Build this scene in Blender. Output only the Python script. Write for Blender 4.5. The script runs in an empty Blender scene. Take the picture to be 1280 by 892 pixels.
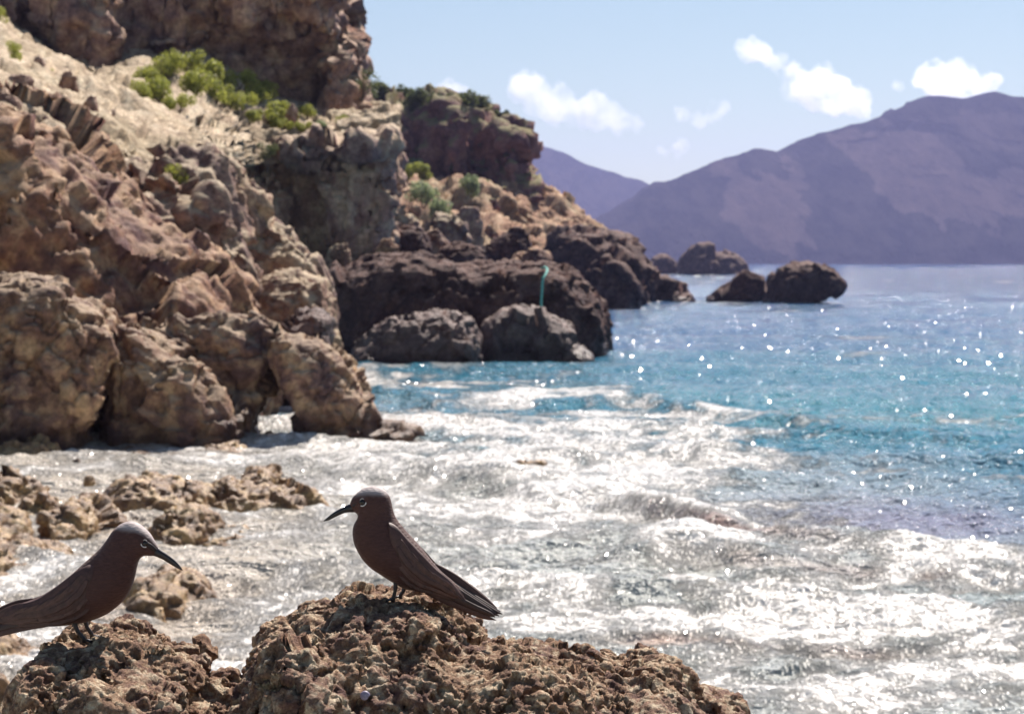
import bpy, math, random
import numpy as np
from mathutils import Vector

SC = bpy.context.scene
COL = SC.collection
R = math.radians

# ------------------------------------------------------------------ camera
F = 2700.0            # focal length in photo pixels (1280 wide)
HOR = 327.0           # photo row of the horizon
CAM_H = 3.0           # metres above the water
PITCH = math.atan((446.0 - HOR) / F)
cam_d = bpy.data.cameras.new('camera')
cam = bpy.data.objects.new('camera', cam_d)
COL.objects.link(cam)
cam.location = (0, 0, CAM_H)
cam.rotation_euler = (math.pi / 2 - PITCH, 0, 0)
cam_d.sensor_width = 36.0
cam_d.lens = F / 1280.0 * 36.0
cam_d.clip_start = 0.1
cam_d.clip_end = 60000
cam_d.dof.use_dof = True
cam_d.dof.focus_distance = 4.0
cam_d.dof.aperture_fstop = 12.0
SC.camera = cam

# ------------------------------------------------------------------ sky, sun, exposure
SUN_EL, SUN_AZ = 49.0, 23.0          # degrees; azimuth to the right of the view direction
world = bpy.data.worlds.new('World')
SC.world = world
world.use_nodes = True
wn = world.node_tree
bg = wn.nodes['Background']
sky = wn.nodes.new('ShaderNodeTexSky')
sky.sky_type = 'NISHITA'
sky.sun_disc = False
sky.sun_elevation = R(SUN_EL)
sky.sun_rotation = R(SUN_AZ)
sky.air_density = 1.0
sky.dust_density = 0.3
sky.ozone_density = 2.0
tint = wn.nodes.new('ShaderNodeMix')
tint.data_type = 'RGBA'
tint.blend_type = 'MULTIPLY'
tint.inputs[0].default_value = 1.0
tint.inputs[7].default_value = (0.95, 0.98, 0.905, 1)
wn.links.new(sky.outputs[0], tint.inputs[6])
wn.links.new(tint.outputs[2], bg.inputs[0])
bg.inputs[1].default_value = 0.053
sun_d = bpy.data.lights.new('sun', 'SUN')
sun_d.energy = 5.0
sun_d.angle = R(0.5)
sun_d.color = (1.0, 0.91, 0.83)
sun = bpy.data.objects.new('sun', sun_d)
COL.objects.link(sun)
to_sun = Vector((math.sin(R(SUN_AZ)) * math.cos(R(SUN_EL)), math.cos(R(SUN_AZ)) * math.cos(R(SUN_EL)), math.sin(R(SUN_EL))))
sun.rotation_euler = to_sun.to_track_quat('Z', 'Y').to_euler()
sun.location = (0, 0, 400)
vs = SC.view_settings
vs.view_transform = 'Standard'
vs.look = 'None'
vs.gamma = 1.0
vs.exposure = 0.86
vs.use_curve_mapping = False
cy = SC.cycles
cy.use_denoising = True
cy.max_bounces = 10
cy.diffuse_bounces = 3
cy.glossy_bounces = 3
cy.volume_bounces = 8
cy.transparent_max_bounces = 8
cy.caustics_reflective = False
cy.caustics_refractive = False
cy.sample_clamp_indirect = 6.0

# ------------------------------------------------------------------ helpers
CP, SP = math.cos(PITCH), math.sin(PITCH)

def P(px, py, d):
    """world point seen at photo pixel (px, py) at forward distance y = d"""
    a = (px - 640.0) / F
    b = (446.0 - py) / F
    fy = CP + b * SP
    fz = -SP + b * CP
    t = d / fy
    return np.array([a * t, d, CAM_H + fz * t])

def dist_at(py):
    return CAM_H * F / max(py - HOR, 0.5)

def PW(px, py):
    return P(px, py, dist_at(py))

U32 = np.uint32

def _hash(ix, iy, iz, seed):
    with np.errstate(over='ignore'):
        n = ix.astype(np.int64).astype(U32) * U32(374761393) + iy.astype(np.int64).astype(U32) * U32(668265263) \
            + iz.astype(np.int64).astype(U32) * U32(2246822519) + U32(seed * 3266489 + 77)
        n = (n ^ (n >> U32(13))) * U32(1274126177)
        n = (n ^ (n >> U32(15))) * U32(2246822519)
        return n ^ (n >> U32(16))

def perlin(p, seed=0):
    i = np.floor(p)
    f = p - i
    u = f * f * f * (f * (f * 6 - 15) + 10)
    r = 0
    for dx in (0, 1):
        wx = u[:, 0] if dx else 1 - u[:, 0]
        for dy in (0, 1):
            wy = u[:, 1] if dy else 1 - u[:, 1]
            for dz in (0, 1):
                wz = u[:, 2] if dz else 1 - u[:, 2]
                h = _hash(i[:, 0] + dx, i[:, 1] + dy, i[:, 2] + dz, seed)
                gx = (h & U32(255)).astype(float) / 127.5 - 1
                gy = ((h >> U32(8)) & U32(255)).astype(float) / 127.5 - 1
                gz = ((h >> U32(16)) & U32(255)).astype(float) / 127.5 - 1
                r = r + wx * wy * wz * (gx * (f[:, 0] - dx) + gy * (f[:, 1] - dy) + gz * (f[:, 2] - dz))
    return r

def fbm(p, octv=4, seed=0, gain=0.5, ridge=False):
    s, a, t = 0, 1.0, 0
    for o in range(octv):
        n = perlin(p * (2.03 ** o) + o * 17.3, seed + o)
        if ridge:
            n = 0.5 - np.abs(n) * 1.6
        s = s + a * n
        a *= gain
    return s

def worley(p, seed=0):
    """F1, F2, id hash of nearest, vector to nearest"""
    i = np.floor(p)
    f1 = np.full(len(p), 9.0)
    f2 = np.full(len(p), 9.0)
    hid = np.zeros(len(p), U32)
    vec = np.zeros_like(p)
    for dx in (-1, 0, 1):
        for dy in (-1, 0, 1):
            for dz in (-1, 0, 1):
                c = i + np.array([dx, dy, dz])
                h = _hash(c[:, 0], c[:, 1], c[:, 2], seed)
                o = np.stack([(h & U32(1023)).astype(float), ((h >> U32(10)) & U32(1023)).astype(float),
                              ((h >> U32(20)) & U32(1023)).astype(float)], 1) / 1023.0
                v = p - (c + o)
                dd = np.sqrt((v * v).sum(1))
                near = dd < f1
                f2 = np.where(near, f1, np.minimum(f2, dd))
                f1 = np.where(near, dd, f1)
                hid = np.where(near, h, hid)
                vec = np.where(near[:, None], v, vec)
    return f1, f2, hid, vec

def smooth(x, a, b):
    t = np.clip((x - a) / (b - a), 0, 1)
    return t * t * (3 - 2 * t)

# ---- mesh building
def new_obj(name, me, mat=None, parent=None):
    o = bpy.data.objects.new(name, me)
    COL.objects.link(o)
    if mat is not None and me is not None:
        me.materials.clear()
        me.materials.append(mat)
    if parent is not None:
        o.parent = parent
    return o

def tag(o, label=None, cat=None, group=None, kind=None):
    if label:
        o['label'] = label
    if cat:
        o['category'] = cat
    if group:
        o['group'] = group
    if kind:
        o['kind'] = kind
    return o

def empty(name, loc):
    o = bpy.data.objects.new(name, None)
    COL.objects.link(o)
    o.location = loc
    o.empty_display_size = 0.05
    return o

def child(o, parent):
    """parent without moving: meshes are written in world coordinates"""
    o.parent = parent
    o.matrix_parent_inverse = parent.matrix_world.inverted() if parent.matrix_world != parent.matrix_basis else parent.matrix_basis.inverted()
    return o

def mesh_from(verts, faces, name='mesh', smooth_sh=True):
    me = bpy.data.meshes.new(name)
    me.from_pydata([tuple(v) for v in verts], [], [tuple(f) for f in faces])
    me.update()
    if smooth_sh:
        me.polygons.foreach_set('use_smooth', np.ones(len(me.polygons), bool))
    return me

def grid_faces(nr, nc, off=0, wrap=False):
    i = np.arange(nr - 1)[:, None]
    n = nc if wrap else nc - 1
    j = np.arange(n)[None, :]
    a = i * nc + j
    b = i * nc + (j + 1) % nc
    return np.stack([a, b, b + nc, a + nc], -1).reshape(-1, 4) + off

def fast_mesh(name, verts, quads):
    me = bpy.data.meshes.new(name)
    verts = np.asarray(verts, np.float32)
    quads = np.asarray(quads, np.int32)
    k = quads.shape[1]
    me.vertices.add(len(verts))
    me.vertices.foreach_set('co', verts.ravel())
    me.loops.add(quads.size)
    me.loops.foreach_set('vertex_index', quads.ravel())
    me.polygons.add(len(quads))
    me.polygons.foreach_set('loop_start', np.arange(0, quads.size, k, dtype=np.int32))
    me.update(calc_edges=True)
    me.polygons.foreach_set('use_smooth', np.ones(len(quads), bool))
    return me

def get_co(me):
    a = np.empty(len(me.vertices) * 3, np.float32)
    me.vertices.foreach_get('co', a)
    return a.reshape(-1, 3).astype(float)

def set_co(me, co):
    me.vertices.foreach_set('co', np.asarray(co, np.float32).ravel())
    me.update()

def get_no(me):
    a = np.empty(len(me.vertices) * 3, np.float32)
    me.vertex_normals.foreach_get('vector', a)
    return a.reshape(-1, 3).astype(float)

def remesh(parts, voxel):
    vs_, fs_ = [], []
    off = 0
    for v, f in parts:
        vs_.extend(v)
        fs_.extend([tuple(i + off for i in q) for q in f])
        off += len(v)
    me = bpy.data.meshes.new('tmp')
    me.from_pydata([tuple(v) for v in vs_], [], fs_)
    me.update()
    o = bpy.data.objects.new('tmp', me)
    COL.objects.link(o)
    m = o.modifiers.new('r', 'REMESH')
    m.mode = 'VOXEL'
    m.voxel_size = voxel
    dg = bpy.context.evaluated_depsgraph_get()
    dg.update()
    out = bpy.data.meshes.new_from_object(o.evaluated_get(dg))
    bpy.data.objects.remove(o)
    bpy.data.meshes.remove(me)
    out.polygons.foreach_set('use_smooth', np.ones(len(out.polygons), bool))
    return out

def relax(me, it=2, k=0.5):
    e = np.empty(len(me.edges) * 2, np.int32)
    me.edges.foreach_get('vertices', e)
    e = e.reshape(-1, 2)
    co = get_co(me)
    deg = np.bincount(e.ravel(), minlength=len(co)).astype(float)[:, None]
    for _ in range(it):
        acc = np.zeros_like(co)
        for c in range(3):
            acc[:, c] = np.bincount(e[:, 0], co[e[:, 1], c], len(co)) + np.bincount(e[:, 1], co[e[:, 0], c], len(co))
        co = co * (1 - k) + k * acc / np.maximum(deg, 1)
    set_co(me, co)

def displace(me, specs, seed=0):
    for n, sp in enumerate(specs):
        kind, sc, amp = sp[0], sp[1], sp[2]
        co = get_co(me)
        no = get_no(me)
        p = co / sc + seed * 3.7
        s = seed * 13 + n * 5
        if kind == 'fbm':
            d = fbm(p, sp[3] if len(sp) > 3 else 4, s)
        elif kind == 'ridge':
            d = fbm(p, sp[3] if len(sp) > 3 else 4, s, ridge=True)
        elif kind == 'pit':          # rounded hollows with sharp rims between them
            w = fbm(p * 0.7, 2, s + 3) * 0.6
            f1, f2, h, v = worley(p + w[:, None], s)
            d = smooth(f1, 0.12, 0.75) - 0.6
        elif kind == 'knob':         # rounded knobs with creases between them
            w = fbm(p * 0.8, 2, s + 3) * 0.6
            f1, f2, h, v = worley(p + w[:, None], s)
            d = 0.45 - f1 * f1 * 1.2 + ((h & U32(255)).astype(float) / 255 - .5) * 0.5 * smooth(f2 - f1, 0, .3)
        elif kind in ('facet', 'plane'):        # broken flat faces, with or without open joints
            w = fbm(p * 1.2, 2, s + 3) * 0.18
            f1, f2, h, v = worley(p + w[:, None], s)
            t = np.stack([(h & U32(255)).astype(float), ((h >> U32(8)) & U32(255)).astype(float),
                          ((h >> U32(16)) & U32(255)).astype(float)], 1) / 127.5 - 1
            d = (t * v).sum(1) * 0.9 + ((h >> U32(24)).astype(float) / 255 - .5) * 0.6 - (0.35 if kind == 'facet' else 0.0) * (1 - smooth(f2 - f1, 0, 0.12))
        elif kind == 'crack':        # thin open joints
            w = fbm(p * 1.5, 3, s + 3) * 0.35
            f1, f2, h, v = worley(p + w[:, None], s)
            d = -(1 - smooth(f2 - f1, 0.0, 0.07))
        elif kind == 'strata':
            q = np.stack([co[:, 0] / (sc * 14), co[:, 1] / (sc * 14), co[:, 2] / sc], 1)
            d = fbm(q + seed, 3, s)
        elif kind == 'column':       # vertical flutes
            q = np.stack([co[:, 0] / sc, co[:, 1] / sc, co[:, 2] / (sc * 5)], 1)
            d = fbm(q + seed, 3, s, ridge=True)
        d = d - np.mean(d)
        if len(sp) > 4:      # worn smooth in places, deeply pitted in others
            d = d * (0.2 + 1.25 * smooth(fbm(co / sp[4] + seed, 3, s + 40), -0.22, 0.28))
        set_co(me, co + no * (amp * d)[:, None])

def inflate(poly, d, front, back, p=2.5, pb=None, n=8, jit=0.03, seed=1, anchor=None, lean=0.0, smin=0.12):
    """closed solid from an outline in the plane y = d, swelling `front` metres towards the viewer and `back` away"""
    rng = random.Random(seed)
    pts = np.array([P(x, y, d) for x, y in poly])
    if anchor is None:
        ax = pts[:, 0].mean()
        az = pts[:, 2].min()
    else:
        a = P(anchor[0], anchor[1], d)
        ax, az = a[0], a[2]
    us = list(-np.sin(np.linspace(math.pi / 2, 0, n))) + list(np.sin(np.linspace(0, math.pi / 2, n))[1:])
    rings = []
    for u in us:
        e = p if u < 0 else (pb or p)
        s = max(smin, (1 - abs(u) ** e) ** (1 / e))
        y = d + (u * front if u < 0 else u * back)
        jx = rng.uniform(-jit, jit) if abs(u) > 0.05 else 0
        jz = rng.uniform(-jit, jit) if abs(u) > 0.05 else 0
        q = pts.copy()
        q[:, 0] = ax + (pts[:, 0] - ax) * s * (1 + jx) + lean * u * (front if u < 0 else back)
        q[:, 2] = az + (pts[:, 2] - az) * s * (1 + jz)
        q[:, 1] = y
        rings.append(q)
    m = len(pts)
    v = np.concatenate(rings)
    f = [tuple(x) for x in grid_faces(len(us), m, wrap=True)]
    f.append(tuple(range(m - 1, -1, -1)))
    f.append(tuple(range(len(v) - m, len(v))))
    return v, f

def box(x0, x1, y0, y1, z0, z1):
    v = [(x, y, z) for z in (z0, z1) for y in (y0, y1) for x in (x0, x1)]
    f = [(0, 2, 3, 1), (4, 5, 7, 6), (0, 1, 5, 4), (2, 6, 7, 3), (0, 4, 6, 2), (1, 3, 7, 5)]
    return np.array(v), f

# ---- materials
def nmat(name):
    m = bpy.data.materials.new(name)
    m.use_nodes = True
    t = m.node_tree
    return m, t, t.nodes['Principled BSDF'], t.nodes, t.links

def noise_node(t, vec, scale, detail=5, rough=0.6, dist=0.0):
    n = t.nodes.new('ShaderNodeTexNoise')
    n.inputs['Scale'].default_value = scale
    n.inputs['Detail'].default_value = detail
    n.inputs['Roughness'].default_value = rough
    n.inputs['Distortion'].default_value = dist
    if vec is not None:
        t.links.new(vec, n.inputs['Vector'])
    return n.outputs['Fac']

def ramp(t, fac, stops):
    n = t.nodes.new('ShaderNodeValToRGB')
    e = n.color_ramp.elements
    while len(e) < len(stops):
        e.new(0.5)
    for el, (p, c) in zip(e, stops):
        el.position = p
        el.color = (c[0], c[1], c[2], 1) if not isinstance(c, (int, float)) else (c, c, c, 1)
    t.links.new(fac, n.inputs[0])
    return n.outputs[0]

def mixc(t, fac, a, b, mode='MIX'):
    n = t.nodes.new('ShaderNodeMix')
    n.data_type = 'RGBA'
    n.blend_type = mode
    for k, v in ((0, fac), (6, a), (7, b)):
        if hasattr(v, 'is_output'):
            t.links.new(v, n.inputs[k])
        else:
            n.inputs[k].default_value = v if k == 0 else (v[0], v[1], v[2], 1)
    return n.outputs[2]

def mth(t, op, a, b=None):
    n = t.nodes.new('ShaderNodeMath')
    n.operation = op
    for k, v in ((0, a), (1, b)):
        if v is None:
            continue
        if hasattr(v, 'is_output'):
            t.links.new(v, n.inputs[k])
        else:
            n.inputs[k].default_value = v
    return n.outputs[0]

def bump(t, h, dist, strength=1.0, normal=None):
    b = t.nodes.new('ShaderNodeBump')
    b.inputs['Strength'].default_value = strength
    b.inputs['Distance'].default_value = dist
    t.links.new(h, b.inputs['Height'])
    if normal is not None:
        t.links.new(normal, b.inputs['Normal'])
    return b.outputs[0]

def rock_mat(name, dark, mid, light, scale, bumpd, top=None, top_amt=0.0, rough=0.85, tide=None, stain=None):
    m, t, b, N, L = nmat(name)
    pos = N.new('ShaderNodeNewGeometry')
    v = pos.outputs['Position']
    big = noise_node(t, v, scale * 0.35, 4, 0.55, 0.6)
    medn = noise_node(t, v, scale * 1.7, 6, 0.65, 0.4)
    c = ramp(t, medn, [(0.39, dark), (0.5, mid), (0.61, light)])
    c2 = ramp(t, big, [(0.35, mid), (0.65, [x * 1.1 for x in mid])])
    if stain:
        c2 = ramp(t, big, [(0.42, stain), (0.52, mid), (0.66, mid)])
    c = mixc(t, 0.35, c, c2)
    fine = noise_node(t, v, scale * 9, 5, 0.7)
    c = mixc(t, 0.55, c, ramp(t, fine, [(0.36, 0.2), (0.64, 0.8)]), 'OVERLAY')
    if top is not None:  # sunlit limestone tone mixed into upward faces, along with dust and soil
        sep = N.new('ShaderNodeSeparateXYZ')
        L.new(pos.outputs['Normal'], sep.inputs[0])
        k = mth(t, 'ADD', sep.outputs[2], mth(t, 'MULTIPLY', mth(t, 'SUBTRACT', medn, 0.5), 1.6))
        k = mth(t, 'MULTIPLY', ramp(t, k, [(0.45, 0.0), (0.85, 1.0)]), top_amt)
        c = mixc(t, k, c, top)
    b.inputs['Roughness'].default_value = rough
    if tide:        # damp, algae-dark foot where the waves reach
        sp = N.new('ShaderNodeSeparateXYZ')
        L.new(v, sp.inputs[0])
        zz = mth(t, 'SUBTRACT', sp.outputs[2], mth(t, 'MULTIPLY', mth(t, 'SUBTRACT', big, 0.5), tide * 2.0))
        mr = N.new('ShaderNodeMapRange')
        mr.inputs[1].default_value = tide * 0.55; mr.inputs[2].default_value = tide * 1.1
        mr.inputs[3].default_value = 1.0; mr.inputs[4].default_value = 0.0
        L.new(zz, mr.inputs[0])
        c = mixc(t, mth(t, 'MULTIPLY', mr.outputs[0], 0.85), c, mixc(t, 1.0, c, (0.36, 0.30, 0.30), 'MULTIPLY'))
        r2 = N.new('ShaderNodeMapRange')
        r2.inputs[3].default_value = rough; r2.inputs[4].default_value = 0.35
        L.new(mr.outputs[0], r2.inputs[0])
        L.new(r2.outputs[0], b.inputs['Roughness'])
    L.new(c, b.inputs['Base Color'])
    b.inputs['Specular IOR Level'].default_value = 0.3 if rough > 0.6 else 0.5
    h = mth(t, 'ADD', mth(t, 'MULTIPLY', noise_node(t, v, scale * 3, 8, 0.7), 1.0), mth(t, 'MULTIPLY', fine, 0.35))
    L.new(bump(t, h, bumpd, 1.0), b.inputs['Normal'])
    return m

def flat_mat(name, col, rough=0.7, var=0.25, scale=30, bumpd=0.0):
    m, t, b, N, L = nmat(name)
    tc = N.new('ShaderNodeTexCoord')
    n = noise_node(t, tc.outputs['Object'], scale, 5, 0.6)
    c = ramp(t, n, [(0.3, [x * (1 - var) for x in col]), (0.7, [min(1, x * (1 + var)) for x in col])])
    L.new(c, b.inputs['Base Color'])
    b.inputs['Roughness'].default_value = rough
    if bumpd:
        L.new(bump(t, n, bumpd), b.inputs['Normal'])
    return m

def leaf_mat(name, c1, c2):
    m, t, b, N, L = nmat(name)
    g = N.new('ShaderNodeNewGeometry')
    n = noise_node(t, g.outputs['Position'], 1.3, 3, 0.5)
    k = mth(t, 'ADD', mth(t, 'MULTIPLY', n, 0.7), mth(t, 'MULTIPLY', g.outputs['Random Per Island'], 0.5))
    c = ramp(t, k, [(0.3, c1), (0.8, c2)])
    L.new(c, b.inputs['Base Color'])
    b.inputs['Roughness'].default_value = 0.6
    tr = N.new('ShaderNodeBsdfTranslucent')
    L.new(c, tr.inputs[0])
    mx = N.new('ShaderNodeMixShader')
    mx.inputs[0].default_value = 0.52
    L.new(b.outputs[0], mx.inputs[1])
    L.new(tr.outputs[0], mx.inputs[2])
    L.new(mx.outputs[0], N['Material Output'].inputs[0])
    return m

M = {}
M['fore'] = rock_mat('limestone_fore', (0.12, 0.060, 0.048), (0.36, 0.225, 0.14), (0.78, 0.66, 0.47), 18, 0.016, stain=(0.19, 0.11, 0.10))
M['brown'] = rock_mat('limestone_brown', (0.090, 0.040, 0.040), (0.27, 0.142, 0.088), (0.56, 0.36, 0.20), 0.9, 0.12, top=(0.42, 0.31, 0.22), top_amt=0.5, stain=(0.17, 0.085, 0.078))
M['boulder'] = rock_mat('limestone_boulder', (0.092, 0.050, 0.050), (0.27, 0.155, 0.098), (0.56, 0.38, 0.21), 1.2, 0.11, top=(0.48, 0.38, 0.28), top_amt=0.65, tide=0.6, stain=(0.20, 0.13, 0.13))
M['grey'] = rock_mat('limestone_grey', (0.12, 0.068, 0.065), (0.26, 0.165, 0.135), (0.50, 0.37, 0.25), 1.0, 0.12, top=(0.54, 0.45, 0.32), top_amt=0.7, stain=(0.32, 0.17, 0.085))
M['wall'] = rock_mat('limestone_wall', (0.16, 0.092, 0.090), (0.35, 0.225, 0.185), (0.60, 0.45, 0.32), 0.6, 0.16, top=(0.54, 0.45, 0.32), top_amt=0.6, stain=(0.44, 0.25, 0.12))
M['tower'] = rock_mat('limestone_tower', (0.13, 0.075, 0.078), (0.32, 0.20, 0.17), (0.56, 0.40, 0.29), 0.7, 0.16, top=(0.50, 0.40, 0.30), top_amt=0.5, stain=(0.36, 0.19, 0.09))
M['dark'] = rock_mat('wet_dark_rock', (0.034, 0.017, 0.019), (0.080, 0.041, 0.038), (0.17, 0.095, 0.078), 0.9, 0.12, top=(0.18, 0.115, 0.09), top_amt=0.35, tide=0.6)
M['wetgrey'] = rock_mat('wave_worn_rock', (0.065, 0.040, 0.038), (0.125, 0.082, 0.072), (0.22, 0.15, 0.125), 0.9, 0.09, rough=0.65, tide=0.55)
M['wet'] = rock_mat('wet_shore_rock', (0.085, 0.042, 0.024), (0.27, 0.158, 0.075), (0.52, 0.36, 0.17), 2.5, 0.05, rough=0.45)
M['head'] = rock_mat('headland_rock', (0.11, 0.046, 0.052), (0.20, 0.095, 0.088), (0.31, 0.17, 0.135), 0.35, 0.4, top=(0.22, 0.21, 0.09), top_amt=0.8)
M['scree'] = rock_mat('scree_ground', (0.20, 0.10, 0.06), (0.36, 0.205, 0.12), (0.56, 0.41, 0.27), 0.45, 0.3, stain=(0.24, 0.21, 0.11))
M['slope'] = rock_mat('sandy_slope_ground', (0.25, 0.175, 0.115), (0.47, 0.365, 0.25), (0.63, 0.53, 0.39), 0.7, 0.16, stain=(0.31, 0.25, 0.14))
M['sand'] = rock_mat('beach_sand', (0.42, 0.32, 0.20), (0.56, 0.45, 0.30), (0.62, 0.52, 0.37), 3.0, 0.02)
M['leaf'] = leaf_mat('leaf_bright', (0.18, 0.20, 0.035), (0.40, 0.42, 0.08))
M['leaf_dark'] = leaf_mat('leaf_dark', (0.055, 0.075, 0.03), (0.13, 0.15, 0.05))
M['leaf_grey'] = leaf_mat('leaf_greygreen', (0.17, 0.22, 0.10), (0.34, 0.40, 0.21))
M['wood'] = flat_mat('shrub_wood', (0.12, 0.085, 0.06), 0.85)

# ------------------------------------------------------------------ sea
def build_sea():
    # rows get wider apart with distance, columns fan out; extends well past the frame
    yb = np.array([-60, -20, 0, 4.0, 7.0])
    py = np.concatenate([np.linspace(1180, 900, 90), np.linspace(899, 345, 640)])
    yn = CAM_H * F / (py - HOR)
    yf = np.geomspace(yn[-1] * 1.02, 14000, 60)
    ys = np.concatenate([yb, yn, yf])
    t = np.concatenate([np.linspace(-2.2, -0.3, 24)[:-1], np.linspace(-0.3, 0.3, 640), np.linspace(0.3, 2.2, 24)[1:]])
    Y = np.repeat(ys, len(t)).reshape(len(ys), len(t))
    fan = np.maximum(ys, 14.0)
    X = t[None, :] * fan[:, None]
    x, y = X.ravel(), Y.ravel()
    z = np.zeros_like(x)
    dist = np.maximum(y, 5)
    z0 = np.zeros_like(x)
    def n3(sx, sy, seed, o=3, **k):
        return fbm(np.stack([x / sx, y / sy, z0 + seed * 5.1], 1), o, seed, **k)
    near = 1 - smooth(dist, 60, 180)
    # swell lines run towards the beach at the left: crests lie across the view, slightly slanting
    ang = 0.25
    s = y * math.cos(ang) + x * math.sin(ang)
    warp = n3(9, 9, 1, 3) * 4.0
    surf = 1 - smooth(dist, 30, 55)
    ph = (s + warp) / 4.6
    swell = (1 - np.abs(np.sin(np.pi * ph))) ** 2.2
    z += surf * 0.20 * swell * (0.55 + 1.1 * np.clip(n3(8, 5, 4, 2) + .4, 0, 1))
    ph2 = (s + n3(30, 20, 6, 2) * 9) / 11.0
    z += (smooth(dist, 30, 60)) * 0.16 * np.sin(2 * np.pi * ph2)
    z += near * (0.14 * n3(1.9, 1.5, 8, 4, ridge=True) + 0.07 * n3(0.6, 0.5, 9, 3, ridge=True) * (1 - smooth(dist, 25, 60)))
    z += smooth(dist, 40, 120) * 0.16 * n3(5.5, 4.0, 10, 4, ridge=True) * (1 - smooth(dist, 600, 1500))
    z -= near * 0.08
    crest, face = np.zeros_like(x), np.zeros_like(x)
    for (path, amp, wf, wb, sd) in (
        ([(330, 578), (430, 585), (560, 602), (700, 628), (850, 660), (1000, 692), (1100, 704)], 0.30, 0.55, 1.5, 51),
        ([(700, 690), (900, 712), (1050, 732), (1280, 752), (1400, 760)], 0.26, 0.45, 1.2, 52),
        ([(430, 488), (600, 500), (760, 508), (950, 528), (1100, 545)], 0.22, 0.9, 2.6, 53),
        ([(560, 796), (760, 806), (1000, 822), (1300, 812)], 0.14, 0.30, 0.8, 54),
        ([(420, 545), (600, 548), (800, 566), (1000, 590)], 0.20, 0.6, 1.6, 55)):
        q = np.array([PW(a, b_)[:2] for a, b_ in path])
        q = q[np.argsort(q[:, 0])]
        yp = np.interp(x, q[:, 0], q[:, 1]) + n3(2.6, 50, sd, 4) * (1.6 if sd != 53 else 5.0)
        ends = smooth(x, q[0, 0] - 0.5, q[0, 0] + 1.5) * (1 - smooth(x, q[-1, 0] - 1.5, q[-1, 0] + 0.5))
        amp_x = amp * ends * np.clip(0.75 + 1.2 * n3(3.0, 60, sd + 9, 2), 0.15, 1.5)
        t_ = y - yp
        prof = np.where(t_ < 0, np.exp(-(t_ / wf) ** 2), np.exp(-(t_ / wb) ** 2))
        z += amp_x * prof
        crest = np.maximum(crest, (0.45 if sd == 53 else 1.0) * ends * np.exp(-((t_ - wb * .35) / (wb * 0.75)) ** 2))
        face = np.maximum(face, ends * np.clip(0.35 + 1.9 * n3(1.9, 40, sd + 20, 3), 0, 1) * np.exp(-((t_ + wf * 0.75) / (wf * 0.55)) ** 2))
    # ---- foam cover
    def blob(px, py_, rx, ry, rot=0.0):
        c = PW(px, py_)
        a = PW(px, py_ - ry)
        sy = max(abs(a[1] - c[1]), 0.5)
        sx = rx / F * c[1]
        dx, dy = (x - c[0]) / sx, (y - c[1]) / sy
        dx, dy = dx * math.cos(rot) - dy * math.sin(rot), dx * math.sin(rot) + dy * math.cos(rot)
        return np.exp(-(dx * dx + dy * dy))
    zone = 0.40 * (1 - smooth(dist, 34, 50)) + 0.30 * blob(640, 535, 330, 55) + 0.25 * blob(820, 600, 240, 40)
    zone += 0.55 * blob(455, 462, 75, 26) + 0.35 * blob(600, 478, 150, 16) + 0.25 * blob(1080, 735, 260, 30) + 0.15 * blob(900, 800, 340, 40) + 0.2 * blob(300, 572, 260, 16) + 0.15 * blob(120, 760, 200, 40)
    zone -= 0.35 * blob(1150, 650, 200, 40) + 0.18 * blob(440, 690, 140, 24) + 0.30 * blob(1180, 580, 230, 40)
    zone += 0.42 * crest * np.clip(0.7 + 1.3 * n3(1.6, 1.6, 61, 3), 0, 1.2) - 0.55 * face
    fil = n3(0.75, 0.7, 21, 4, ridge=True)        # lacy filaments
    fil2 = n3(1.8, 1.5, 22, 4, ridge=True)
    pat = n3(2.4, 1.8, 23, 5)
    foam = zone + 0.42 * (fil - 0.25) + 0.42 * (fil2 - 0.25) + 0.80 * pat - 0.29
    foam = foam * smooth(zone, -0.05, 0.30)
    # scattered whitecaps on the open water and white rims round the rocks in the sea
    cap = smooth(n3(9, 7, 31, 4), 0.38, 0.55) * smooth(dist, 40, 55) * (1 - smooth(dist, 300, 700)) * 0.7
    foam = np.maximum(smooth(foam, 0.0, 0.75), cap)
    for (px, yy, rx, ry, a) in ((690, 452, 120, 4, .8), (860, 345, 70, 3, 1.0), (830, 352, 30, 4, 1.0), (900, 380, 50, 4, .8), (450, 440, 40, 8, .9), (800, 375, 30, 6, .8), (530, 462, 80, 5, .8)):
        foam = np.maximum(foam, a * blob(px, yy, rx, ry) * smooth(n3(2.2, 5, 33, 3), -0.25, 0.25))
    # ---- colour of the water body: open blue, turquoise over the sand, milky in the surf
    deep = np.array([0.012, 0.060, 0.170])
    blue = np.array([0.016, 0.085, 0.205])
    turq = np.array([0.040, 0.195, 0.255])
    milky = np.array([0.41, 0.425, 0.40])
    sandy = np.array([0.30, 0.19, 0.13])
    wob = n3(14, 10, 41, 3)
    dd = dist * (1 + 0.35 * wob)
    def lerp(a, b, k):
        return a + (b - a) * k[:, None]
    c = np.tile(deep, (len(x), 1))
    c = lerp(c, blue, 1 - smooth(dd, 90, 260))
    c = lerp(c, turq, (1 - smooth(dd, 48, 95)) * (0.75 + 0.5 * np.clip(wob, -.5, .5)))
    c = lerp(c, milky, 1 - smooth(dd + 2.6 * np.clip(x - 1, -1, 6), 20, 46))
    warm = np.array([0.52, 0.45, 0.37])
    c = lerp(c, warm, 0.75 * (1 - smooth(x / np.maximum(dist, 5), -0.16, 0.02)) * (1 - smooth(dist, 34, 44)))
    c = lerp(c, np.array([0.40, 0.26, 0.20]), 0.95 * np.clip(face, 0, 1) * (1 - smooth(dist, 28, 36)))
    lav = np.array([0.17, 0.16, 0.25])
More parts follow.
